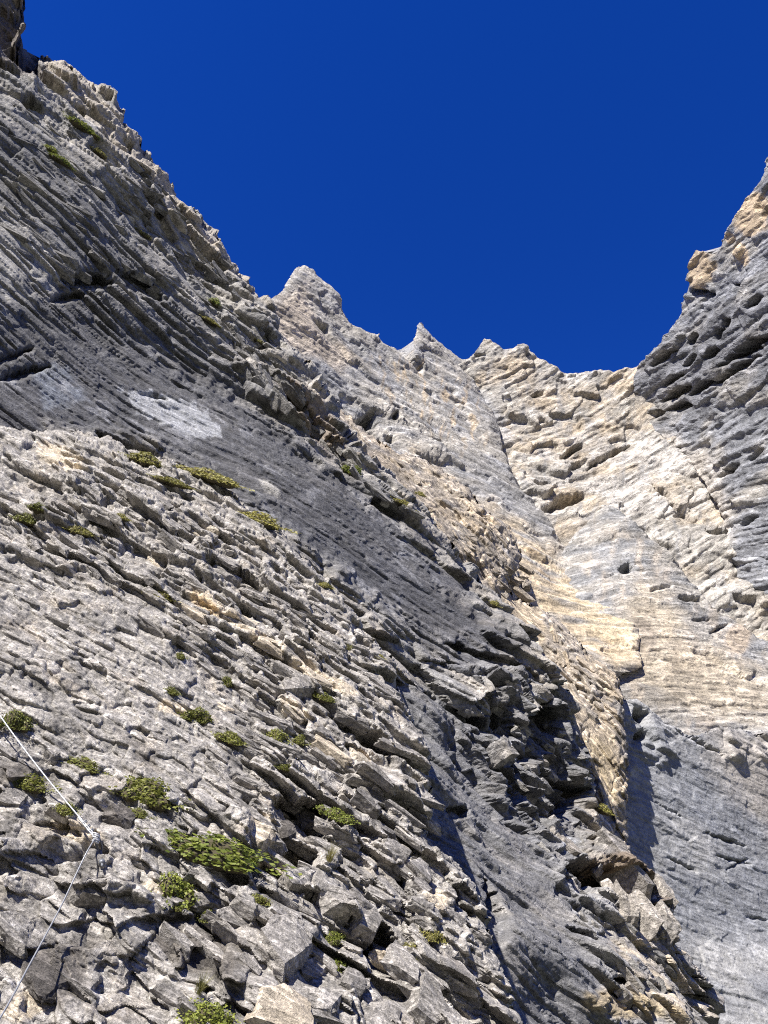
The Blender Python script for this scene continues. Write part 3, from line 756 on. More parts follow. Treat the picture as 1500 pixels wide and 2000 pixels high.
fan = Cliff('cliff_fan', [(1080, 1110), (1110, 1060), (1180, 988), (1210, 1000), (1300, 1080), (1400, 1190), (1480, 1250), (1600, 1290), (1620, 1560), (1400, 1500), (1200, 1420), (1140, 1260), (1120, 1180)],
    [(1180, 985, 108), (1100, 1080, 98), (1500, 1290, 82), (1240, 1300, 70), (1500, 1480, 62), (1350, 1250, 79)], [(1250, 1200), (1400, 1215)], 1.7, far_build(2), M_FAR[2], back=.008, hang=.25,
    jag=1.3, jagsc=12, rounding=40, label='smooth grey and tan rock fan below the head wall')
grey = Cliff('cliff_grey_slab', [(1200, 1370), (1240, 1368), (1290, 1410), (1350, 1440), (1400, 1420), (1520, 1440), (1640, 1500), (1640, 2140), (1250, 2140), (1180, 1700), (1190, 1500)],
    [(1220, 1380, 43), (1500, 1450, 48), (1220, 1600, 37), (1500, 1800, 38), (1380, 2000, 30.5), (1500, 2000, 32)], [(1280, 1550), (1400, 1610)], 1.7, grey_build, M_GREY, hang=.25,
    jag=4.0, jagsc=20, label='smooth blue-grey slab at the lower right')
rib = Cliff('cliff_tan_rib', [(620, 760), (720, 850), (770, 885), (850, 910), (920, 965), (950, 1000), (1000, 1035), (1020, 1090), (985, 1160), (1060, 1198), (1100, 1225), (1150, 1280), (1205, 1320), (1215, 1370), (1225, 1460), (1220, 1590), (1235, 1700),
    (1150, 1720), (1050, 1450), (950, 1250), (800, 1060), (640, 880)],
    [(640, 790, 60), (760, 890, 55), (900, 1050, 46), (1000, 1050, 50), (1060, 1200, 46), (1205, 1330, 41), (1220, 1600, 35), (1100, 1450, 36)], [(800, 950), (900, 1015)], 1.6, rib_build, M_RIB,
    jag=6.0, jagsc=20, rounding=25, label='broken tan rib running down behind the dark slab')
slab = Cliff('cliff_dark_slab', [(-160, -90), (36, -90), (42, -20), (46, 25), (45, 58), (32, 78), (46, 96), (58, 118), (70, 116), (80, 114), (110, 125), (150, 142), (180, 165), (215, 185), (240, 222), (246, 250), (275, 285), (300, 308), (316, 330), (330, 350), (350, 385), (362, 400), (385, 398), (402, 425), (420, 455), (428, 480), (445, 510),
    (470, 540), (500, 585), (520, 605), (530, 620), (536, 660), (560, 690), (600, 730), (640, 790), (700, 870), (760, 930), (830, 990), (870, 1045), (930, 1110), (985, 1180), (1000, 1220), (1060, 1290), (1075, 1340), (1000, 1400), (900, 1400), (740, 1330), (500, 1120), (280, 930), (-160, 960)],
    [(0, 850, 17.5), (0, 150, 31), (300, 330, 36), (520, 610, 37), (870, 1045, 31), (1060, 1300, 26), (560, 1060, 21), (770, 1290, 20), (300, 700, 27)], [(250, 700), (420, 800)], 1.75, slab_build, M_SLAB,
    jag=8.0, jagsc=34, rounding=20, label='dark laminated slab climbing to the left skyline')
gully = Cliff('cliff_broken_gully', [(740, 1270), (860, 1300), (1040, 1300), (1085, 1330), (1110, 1360), (1118, 1440), (1140, 1520), (1160, 1600), (1190, 1640), (1230, 1680), (1290, 1740), (1312, 1780), (1330, 1830), (1360, 1880), (1385, 1920), (1400, 1980), (1420, 2120), (900, 2140), (760, 1700)],
    [(760, 1290, 19.5), (1080, 1340, 25), (1150, 1640, 20), (1310, 1790, 17.5), (1400, 2000, 15), (1000, 2000, 9), (900, 1700, 12.5), (1030, 1560, 19.5)], [(1080, 1800), (1200, 1880)], 1.6, gully_build, M_GULLY,
    jag=5.0, jagsc=22, rounding=25, label='dark broken gully side with pale ribs')
near = Cliff('cliff_near_ledges', [(-160, 840), (0, 838), (60, 845), (160, 842), (230, 870), (300, 905), (370, 915), (440, 960), (500, 1010), (550, 1050), (580, 1085), (600, 1110), (660, 1160), (700, 1220), (768, 1290), (772, 1330), (800, 1390), (830, 1480), (836, 1560), (850, 1640), (900, 1690), (940, 1770), (960, 1850), (990, 1950), (1010, 2030), (1050, 2200), (1050, 2400), (-160, 2400)],
    [(0, 2000, 4.4), (1000, 2000, 6.2), (0, 850, 12.0), (560, 1060, 13.0), (830, 1500, 9.3), (200, 1640, 5.9), (500, 1640, 6.6), (400, 1200, 9.6)], [(350, 1100), (600, 1258)], 1.66, near_build, M_NEAR,
    jag=6.0, jagsc=26, rounding=30, label='pale blocky ledges of the near rock slope')
print('quads total', sum(c.nf for c in (far_left, head, right, fan, grey, rib, slab, gully, near)))

# ------------------------------------------------------------------ unseen valley ground; rear slopes added to block the bright horizon glow
def valley():
    nr, na_ = 60, 160
    R = 2.5 * (2600 / 2.5) ** (np.arange(nr) / (nr - 1)); T = np.linspace(0, 2 * np.pi, na_ + 1)
    RR, TT = np.meshgrid(R, T, indexing='ij')
    X = RR * np.sin(TT); Y = RR * np.cos(TT)
    back = sstep(-.3, .6, -np.cos(TT))
    Z = -2.2 - .12 * np.minimum(RR, 60) + back * (-.25 * np.clip(RR - 6, 0, 150) + .52 * np.clip(RR - 260, 0, 900)) + (fbm(X / 180, Y / 180, 4, 5) * RR * .05)
    P = np.stack([X, Y, Z], -1).reshape(-1, 3)
    idx = np.arange(P.shape[0]).reshape(RR.shape)
    f = np.stack([idx[:-1, :-1], idx[1:, :-1], idx[1:, 1:], idx[:-1, 1:]], -1).reshape(-1, 4)
    m, N, L = new_mat('valley_ground_blocker')
    out = N.new('ShaderNodeOutputMaterial'); b = N.new('ShaderNodeBsdfPrincipled'); L.new(b.outputs[0], out.inputs[0])
    nz = N.new('ShaderNodeTexNoise'); nz.inputs['Scale'].default_value = .05; nz.inputs['Detail'].default_value = 6
    g = N.new('ShaderNodeNewGeometry'); L.new(g.outputs['Position'], nz.inputs['Vector'])
    r = N.new('ShaderNodeValToRGB'); r.color_ramp.elements[0].position = .4; r.color_ramp.elements[1].position = .62
    r.color_ramp.elements[0].color = (.045, .06, .025, 1); r.color_ramp.elements[1].color = (.16, .15, .14, 1)
    L.new(nz.outputs[0], r.inputs[0]); L.new(r.outputs[0], b.inputs['Base Color']); b.inputs['Roughness'].default_value = .95
    structure(mesh_obj('valley_ground_blocker', P, f, m, smooth=True))
valley()

# ------------------------------------------------------------------ loose and proud rock pieces
def V(a): return Vector((float(a[0]), float(a[1]), float(a[2])))

def block_mesh(name, seed, cuts=2, rough=.035, cutn=4, plate=False):
    """angular block: a box with skewed faces and broken corners, edges chipped; about 2 x 2 x 2 units"""
    r = random.Random(seed)
    bm = bmesh.new()
    pts = []
    corners = [(x, y, z) for x in (-1, 1) for y in (-1, 1) for z in (-1, 1)]
    cut = set(r.sample(range(8), cutn))
    for k, c in enumerate(corners):
        j = [v * (1 - r.random() * .45) for v in c]
        if k in cut:
            for a in range(3):
                q = list(j); q[a] *= (1 - r.uniform(.35, 1.1)); pts.append(q)
        else: pts.append(j)
    for p in pts: bm.verts.new(p)
    bmesh.ops.convex_hull(bm, input=bm.verts)
    for v in [v for v in bm.verts if not v.link_faces]: bm.verts.remove(v)
    bmesh.ops.dissolve_limit(bm, angle_limit=.12, verts=bm.verts, edges=bm.edges)
    bmesh.ops.triangulate(bm, faces=bm.faces)
    bmesh.ops.subdivide_edges(bm, edges=bm.edges, cuts=cuts, use_grid_fill=True)
    co = np.array([v.co for v in bm.verts], np.float32)
    off = np.float32(seed * 3.7)
    d = gnoise3(co * 1.6 + off, 1) * rough * 1.6 + gnoise3(co * 4.5 + off, 2) * rough
    lam = gnoise3(np.stack([co[:, 0] * .7, co[:, 1] * 5, co[:, 2] * .7], 1) + off, 4) * rough * 1.1
    bm.normal_update()
    for v, dd, ll in zip(bm.verts, d, lam): v.co += v.normal * float(dd + ll)
    me = bpy.data.meshes.new(name); bm.to_mesh(me); bm.free()
    return me

def frame(tv, sv, n, rot=0.0, jit=0.0, r=random):
    """matrix whose x runs along the bed, y across it, z out of the rock"""
    M = Matrix((V(tv), V(sv), V(n))).transposed()
    e = Euler((r.uniform(-jit, jit), r.uniform(-jit, jit), rot + r.uniform(-jit, jit)))
    return M.to_4x4() @ e.to_matrix().to_4x4()

def local_axes(cliff, px, py, n, ang):
    """in-plane axes of the face at a pixel; ang: direction in the picture, degrees below horizontal to the right"""
    d = float(cliff.depth(px, py)); e = 12.0; a = math.radians(ang)
    qx, qy = px + e * math.cos(a), py + e * math.sin(a)
    tv = unproj(qx, qy, float(cliff.depth(qx, qy))) - unproj(px, py, d)
    tv = tv - n * (tv @ n); tv /= np.linalg.norm(tv)
    sv = np.cross(n, tv)
    return tv, sv

M_BLOCK = rock_mat('near_block_rock', axes=(near.tv, near.sv, near.na), scale=.0050, base=((.22, .206, .19), (.40, .372, .335)), speck=.75, bump=.7)
M_PALE = rock_mat('fresh_block_rock', axes=(near.tv, near.sv, near.na), scale=.0050, base=((.44, .39, .31), (.56, .48, .37)), speck=.55, bump=.7)
M_DARKB = rock_mat('dark_block_rock', axes=(near.tv, near.sv, near.na), scale=.0050, base=((.11, .10, .09), (.16, .145, .13)), speck=.7, bump=.7)
M_BROWNB = rock_mat('brown_block_rock', axes=(gully.tv, gully.sv, gully.na), scale=.010, base=((.13, .10, .075), (.17, .13, .09)), speck=.6, bump=.6)
M_SLABB = rock_mat('slab_block_rock', axes=(slab.tv, slab.sv, slab.na), scale=.018, base=((.17, .165, .16), (.30, .285, .26)), speck=.55, bump=.6)
M_GULB = rock_mat('gully_block_rock', axes=(gully.tv, gully.sv, gully.na), scale=.011, base=((.24, .23, .22), (.42, .38, .33)), speck=.6, bump=.6)
M_RIBB = rock_mat('rib_block_rock', axes=(rib.tv, rib.sv, rib.na), scale=.028, base=((.30, .27, .235), (.48, .40, .30)), speck=.5, bump=.5)
M_TANB = rock_mat('tan_boulder_rock', axes=(right.tv, right.sv, right.na), scale=.075, base=((.46, .36, .25), (.55, .42, .27)), speck=.6, bump=.6)

BLK = [block_mesh('rock_block', k, cutn=3 + k % 4, rough=.075, cuts=3) for k in range(24)]
def put_block(parent, me, mat, loc, mw, dims, name='rock_block'):
    key = (me.name, mat.name)
    if key not in put_block.cache:
        m2 = me.copy(); m2.materials.clear(); m2.materials.append(mat); put_block.cache[key] = m2
    o = bpy.data.objects.new(name, put_block.cache[key]); col.objects.link(o)
    o.matrix_world = Matrix.Translation(V(loc)) @ mw @ Matrix.Diagonal((*[d * .5 for d in dims], 1))
    if parent: o.parent = parent
    return o
put_block.cache = {}

S_near, S_slab, S_gully, S_rib, S_right = Surface(near), Surface(slab), Surface(gully), Surface(rib), Surface(right)
rb = random.Random(11)
# blocks one can pick out on the near ledges: pixel, width, height (pixels), tilt, how far out (pixels), material
for (px, py, w, h, ang, outp, mt, bi) in [
    (578, 1342, 48, 62, 75, 60, M_BLOCK, 0), (505, 1632, 70, 66, 60, 60, M_PALE, 1), (652, 1758, 62, 60, 15, 80, M_BLOCK, 2), (716, 1798, 58, 62, 30, 90, M_BLOCK, 3),
    (585, 1718, 48, 62, 70, 44, M_BLOCK, 4), (396, 1062, 36, 30, 20, 30, M_BLOCK, 5), (268, 1626, 34, 58, 62, 40, M_BLOCK, 6), (236, 1596, 58, 40, 25, 36, M_DARKB, 7),
    (560, 1842, 88, 92, 40, 44, M_BLOCK, 8), (604, 1896, 66, 46, 5, 50, M_BLOCK, 9), (548, 1972, 110, 70, 20, 60, M_PALE, 10), (745, 1990, 90, 56, 10, 44, M_BLOCK, 11), (842, 1962, 84, 70, 40, 50, M_BLOCK, 12),
    (440, 1128, 74, 26, 30, 36, M_BLOCK, 13), (560, 1625, 34, 40, 20, 30, M_DARKB, 14), (600, 1600, 40, 34, 60, 30, M_DARKB, 15), (770, 1660, 60, 40, 35, 36, M_BLOCK, 16), (820, 1700, 52, 44, 45, 36, M_BLOCK, 17),
    (740, 1560, 80, 34, 32, 30, M_BLOCK, 18), (880, 1850, 52, 74, 60, 36, M_BLOCK, 19), (930, 1900, 46, 60, 60, 40, M_BLOCK, 1), (790, 1880, 70, 52, 40, 34, M_BLOCK, 2), (680, 1640, 62, 40, 34, 32, M_BLOCK, 3),
    (200, 1748, 120, 34, 14, 50, M_BLOCK, 4), (95, 1690, 70, 30, 20, 34, M_BLOCK, 5), (30, 1560, 56, 40, 30, 36, M_BLOCK, 6), (420, 1760, 80, 36, 14, 30, M_BLOCK, 7), (470, 1800, 84, 34, 20, 36, M_BLOCK, 8),
    (300, 1840, 90, 60, 30, 20, M_DARKB, 9), (410, 1880, 120, 80, 40, 20, M_DARKB, 10), (100, 1900, 90, 80, 60, 18, M_DARKB, 11), (640, 1960, 60, 44, 20, 40, M_BLOCK, 13), (690, 1920, 50, 40, 40, 34, M_BLOCK, 14),
    (480, 1215, 60, 24, 34, 16, M_PALE, 15), (530, 1258, 62, 24, 34, 16, M_PALE, 16), (620, 1326, 60, 22, 32, 16, M_PALE, 17), (575, 1392, 46, 24, 35, 20, M_PALE, 18), (705, 1482, 34, 26, 30, 20, M_PALE, 19)]:
    P = S_near(px, py, 2); n = near.na; d = float(near.depth(px, py)); u = d / FPX
    tv, sv = local_axes(near, px, py, n, ang)
    put_block(near.obj, BLK[bi], mt, P - n * (outp * .22 * u), frame(tv, sv, n, 0, .12, rb), (w * 1.15 * u, h * 1.25 * u, outp * 1.2 * u))
# bedded slabs and blocks over the rest of the ledges
npoly = [(0, 850), (160, 850), (300, 912), (440, 965), (560, 1065), (700, 1225), (768, 1300), (830, 1490), (850, 1640), (940, 1775), (1000, 2000), (0, 2000)]
cnt = 0
while cnt < 262:
    px, py = rb.uniform(0, 1000), rb.uniform(850, 2000)
    if poly_sd(npoly, np.array([px]), np.array([py]))[0] > -6: continue
    ledge = float(pmask(np.array([px]), np.array([py]), [(150, 880), (420, 900), (820, 1330), (860, 1500), (1000, 2000), (480, 2000), (480, 1500), (300, 1180), (60, 1050)], 30)[0])
    if rb.random() > .22 + .78 * ledge: continue
    P = S_near(px, py, 2); n = near.na; u = float(near.depth(px, py)) / FPX
    L = rb.uniform(.12, .5) * (1.0 + .3 * ledge); T = rb.uniform(.03, .10) * (1 + .4 * ledge); O = rb.uniform(.08, .18)
    tv, sv = local_axes(near, px, py, n, rb.uniform(26, 42))
    put_block(near.obj, rb.choice(BLK), M_PALE if rb.random() < .05 else M_BLOCK, P - n * O * .22, frame(tv, sv, n, 0, .16, rb), (L, T, O))
    cnt += 1
# dark slab, skyline and gully pieces
def scatter(cliff, surf, poly, count, Lr, Tr, Or, mats, angr, r):
    c = 0; xs = [p[0] for p in poly]; ys = [p[1] for p in poly]
    while c < count:
        px, py = r.uniform(min(xs), max(xs)), r.uniform(min(ys), max(ys))
        if poly_sd(poly, np.array([px]), np.array([py]))[0] > 0: continue
        n = cliff.na; P = surf(px, py, 2)
        tv, sv = local_axes(cliff, px, py, n, r.uniform(*angr))
        L, T, O = r.uniform(*Lr), r.uniform(*Tr), r.uniform(*Or)
        put_block(cliff.obj, r.choice(BLK), r.choice(mats), P - n * O * .34, frame(tv, sv, n, 0, .2, r), (L, T, O)); c += 1
scatter(slab, S_slab, [(250, 300), (360, 400), (420, 470), (520, 620), (560, 700), (700, 880), (860, 1050), (800, 1020), (620, 860), (480, 720), (380, 560), (260, 420)], 120, (.4, 1.6), (.10, .4), (.25, .6), [M_SLABB], (34, 56), rb)
scatter(slab, S_slab, [(0, 200), (200, 250), (360, 520), (420, 640), (200, 560), (0, 480)], 60, (.5, 1.6), (.12, .35), (.2, .5), [M_SLABB], (28, 45), rb)
scatter(gully, S_gully, [(960, 1330), (1060, 1310), (1100, 1400), (1150, 1640), (1290, 1760), (1390, 1990), (1240, 1990), (1120, 1770), (1030, 1600), (980, 1450)], 80, (.2, .65), (.06, .22), (.12, .35), [M_GULB, M_SLABB, M_SLABB], (30, 60), rb)
scatter(rib, S_rib, [(770, 900), (920, 970), (1010, 1060), (1060, 1200), (1200, 1330), (1205, 1400), (1120, 1400), (1060, 1300), (950, 1180), (800, 1000)], 85, (.4, 1.9), (.2, .6), (.3, .8), [M_RIBB], (25, 60), rb)
# the brown overhanging block in the gully and the split slabs under it
for (px, py, w, h, ang, outp, mt, bi) in [(1215, 1772, 74, 34, 45, 90, M_GULB, 5), (1262, 1790, 90, 26, 46, 90, M_GULB, 6), (1296, 1806, 60, 22, 50, 80, M_GULB, 7),
        (1222, 1698, 140, 30, 32, 90, M_GULB, 8), (1290, 1746, 80, 24, 44, 80, M_GULB, 9), (1105, 1655, 40, 40, 20, 60, M_GULB, 2), (985, 1465, 40, 36, 30, 60, M_GULB, 4), (1385, 1950, 44, 60, 70, 60, M_GULB, 10), (1330, 1880, 50, 30, 40, 50, M_GULB, 11)]:
    P = S_gully(px, py, 2); n = gully.na; u = float(gully.depth(px, py)) / FPX
    tv, sv = local_axes(gully, px, py, n, ang)
    put_block(gully.obj, BLK[bi], mt, P - n * (outp * .15 * u), frame(tv, sv, n, 0, .06, rb) @ Euler((1.15 if mt is M_BROWNB else .15, 0, 0)).to_matrix().to_4x4(), (w * 1.15 * u, h * 1.2 * u, outp * u))

# ------------------------------------------------------------------ plants
def leaf_mat(name, c0, c1):
    m, N, L = new_mat(name)
    out = N.new('ShaderNodeOutputMaterial'); b = N.new('ShaderNodeBsdfPrincipled')
    geo = N.new('ShaderNodeNewGeometry'); oi = N.new('ShaderNodeObjectInfo')
    mx = N.new('ShaderNodeMix'); mx.data_type = 'RGBA'; mx.inputs[6].default_value = (*c0, 1); mx.inputs[7].default_value = (*c1, 1)
    ad = N.new('ShaderNodeMath'); ad.operation = 'MULTIPLY_ADD'; ad.inputs[1].default_value = .7
    sb = N.new('ShaderNodeMath'); sb.operation = 'MULTIPLY'; sb.inputs[1].default_value = .4
    L.new(oi.outputs['Random'], sb.inputs[0]); L.new(geo.outputs['Random Per Island'], ad.inputs[0]); L.new(sb.outputs[0], ad.inputs[2])
    L.new(ad.outputs[0], mx.inputs[0]); L.new(mx.outputs[2], b.inputs['Base Color'])
    b.inputs['Roughness'].default_value = .55; b.inputs['Specular IOR Level'].default_value = .3
    tr = N.new('ShaderNodeBsdfTranslucent'); L.new(mx.outputs[2], tr.inputs['Color'])
    ms = N.new('ShaderNodeMixShader'); ms.inputs[0].default_value = .25
    L.new(b.outputs[0], ms.inputs[1]); L.new(tr.outputs[0], ms.inputs[2]); L.new(ms.outputs[0], out.inputs[0])
    return m
M_LEAF = leaf_mat('cushion_leaves', (.085, .10, .02), (.24, .245, .05))
M_BRIGHT = leaf_mat('bright_leaves', (.10, .135, .022), (.28, .30, .055))
M_MOSS = leaf_mat('moss_leaves', (.13, .13, .03), (.32, .29, .075))
M_GRASS = leaf_mat('grass_blades', (.12, .13, .04), (.28, .24, .09))
m, N_, L_ = new_mat('root_mat_soil')
_o = N_.new('ShaderNodeOutputMaterial'); _b = N_.new('ShaderNodeBsdfPrincipled'); L_.new(_b.outputs[0], _o.inputs[0]); _n = N_.new('ShaderNodeTexNoise'); _n.inputs['Scale'].default_value = 60
_r = N_.new('ShaderNodeValToRGB'); _r.color_ramp.elements[0].color = (.03, .025, .015, 1); _r.color_ramp.elements[1].color = (.09, .075, .035, 1); L_.new(_n.outputs[0], _r.inputs[0]); L_.new(_r.outputs[0], _b.inputs['Base Color']); _b.inputs['Roughness'].default_value = 1
M_SOIL = m

def lumps(seed, n=9):
    """rosettes of one plant: centres in a ragged unit footprint with their radii"""
    r = np.random.default_rng(seed + 40); out = [(0, 0, .55)]
    for k in range(n):
        a = r.uniform(0, 6.28); d = r.uniform(.25, .95)
        out.append((math.cos(a) * d, math.sin(a) * d, r.uniform(.16, .42) * (1.15 - .4 * d)))
    return out

def dome_mesh(name, seed):
    """the plant's brown root mat: low lumps, x along, y across, z out"""
    bm = bmesh.new()
    for (x, y, q) in lumps(seed):
        bmesh.ops.create_icosphere(bm, subdivisions=2, radius=1.0, matrix=Matrix.Translation((x, y, -.05)) @ Matrix.Diagonal((q, q, q * 1.1, 1)))
    co = np.array([v.co for v in bm.verts], np.float32); d = gnoise3(co * 5 + seed, 2) * .06
    for v, dd in zip(bm.verts, d): v.co += Vector((float(dd), float(-dd), float(dd)))
    me = bpy.data.meshes.new(name); bm.to_mesh(me); bm.free(); me.materials.append(M_SOIL)
    return me

def leaves_mesh(name, seed, count, size):
    r = np.random.default_rng(seed); cs = []; ns = []
    L_ = lumps(seed); tot = sum(q * q for _, _, q in L_)
    for (x, y, q) in L_:
        k = int(count * q * q / tot); a = r.uniform(0, 2 * np.pi, k); e = np.arcsin(r.uniform(-.15, 1, k))
        nn = np.stack([np.cos(a) * np.cos(e), np.sin(a) * np.cos(e), np.sin(e)], 1)
        rr = q * (1.0 + .22 * r.random(k) ** 2 + .1 * gnoise(a * 2, e * 3, seed))[:, None]
        cs.append(np.array([x, y, -.03]) + nn * rr * np.array([1, 1, 1.15])); ns.append(nn)
    # straggling shoots at the rim
    k = count // 9; a = r.uniform(0, 6.28, k); d = 1.0 + .45 * r.random(k) ** 2
    cs.append(np.stack([np.cos(a) * d, np.sin(a) * d, r.uniform(0, .12, k)], 1)); ns.append(np.tile([0, 0, 1.0], (k, 1)))
    c = np.concatenate(cs); nrm = np.concatenate(ns) + r.normal(size=c.shape) * .5
    nrm /= np.linalg.norm(nrm, axis=1, keepdims=True); n = len(c)
    t1 = np.cross(nrm, r.normal(size=c.shape)); t1 /= np.linalg.norm(t1, axis=1, keepdims=True); t2 = np.cross(nrm, t1)
    L = size * r.uniform(.7, 1.5, n)[:, None]; W = L * .4
    P = np.stack([c, c + t1 * L * .5 + t2 * W + nrm * L * .15, c + t1 * L + nrm * L * .3, c + t1 * L * .5 - t2 * W + nrm * L * .15], 1).reshape(-1, 3)
    me = bpy.data.meshes.new(name); me.from_pydata(P.tolist(), [], np.arange(n * 4).reshape(-1, 4).tolist())
    return me

def grass_mesh(name, seed, count=70):
    r = random.Random(seed); vs_, fs = [], []
    for k in range(count):
        a = r.uniform(0, 6.28); rr = r.uniform(0, .35); bx, by = math.cos(a) * rr, math.sin(a) * rr
        lean = r.uniform(.2, 1.0); h = r.uniform(.7, 1.4); w = .03; a2 = a + r.uniform(-.6, .6)
        dx, dy = math.cos(a2), math.sin(a2); o = len(vs_)
        for q in range(4):
            z = q / 3; ww = w * (1 - z * .9)
            x = bx + dx * lean * z * z; y = by + dy * lean * z * z; zz = h * (z - .25 * lean * z * z)
            vs_ += [(x - dy * ww, y + dx * ww, zz), (x + dy * ww, y - dx * ww, zz)]
        for q in range(3): fs.append((o + 2 * q, o + 2 * q + 1, o + 2 * q + 3, o + 2 * q + 2))
    me = bpy.data.meshes.new(name); me.from_pydata(vs_, [], fs)
    return me

DOMES = [dome_mesh('root_mat', k) for k in range(6)]
LEAV = [leaves_mesh('leaves', k, 1500, .10) for k in range(6)]
TUFT = [grass_mesh('blades', k) for k in range(3)]
_lc = {}
def with_mat(me, mat):
    k = (me.name, mat.name)
    if k not in _lc:
        q = me.copy(); q.materials.clear(); q.materials.append(mat); _lc[k] = q
    return _lc[k]
rp = random.Random(5)
def plant(cliff, surf, px, py, w, h, ang, kind, label):
    n = cliff.na; P = surf(px, py, 2); u = float(np.dot(P, CF)) / FPX
    tv, sv = local_axes(cliff, px, py, n, ang)
    up = n * .8 + np.array([0, 0, .5]); up /= np.linalg.norm(up)
    tv = tv - up * (tv @ up); tv /= np.linalg.norm(tv); sv = np.cross(up, tv)
    M = Matrix((V(tv), V(sv), V(up))).transposed().to_4x4()
    k = rp.randrange(6)
    if kind == 'grass':
        o = bpy.data.objects.new('grass_tuft', with_mat(TUFT[k % 3], M_GRASS)); col.objects.link(o)
        o.matrix_world = Matrix.Translation(V(P)) @ M @ Matrix.Diagonal((w * .6 * u, w * .6 * u, h * .8 * u, 1))
        o['label'] = label; o['category'] = 'grass'; o['group'] = 'grass tufts in the rock cracks'
        return
    mat = {'cushion': M_LEAF, 'bright': M_BRIGHT, 'moss': M_MOSS}[kind]
    nm = 'moss_patch' if kind == 'moss' else 'cushion_plant'
    ht = min(w, h) * (.8 if kind != 'moss' else .7)
    o = bpy.data.objects.new(nm, None); col.objects.link(o)
    q = bpy.data.objects.new('root_mat', DOMES[k]); col.objects.link(q); q.parent = o
    o.matrix_world = Matrix.Translation(V(P - n * ht * .1 * u)) @ M @ Matrix.Diagonal((w * .6 * u, h * (.85 if kind != 'moss' else 1.0) * u, ht * u, 1))
    c = bpy.data.objects.new('leaves', with_mat(LEAV[k], mat)); col.objects.link(c); c.parent = o
    o['label'] = label; o['category'] = 'moss' if kind == 'moss' else 'plant'
    o['group'] = 'moss patches on the ledges' if kind == 'moss' else 'cushion plants on the rock'

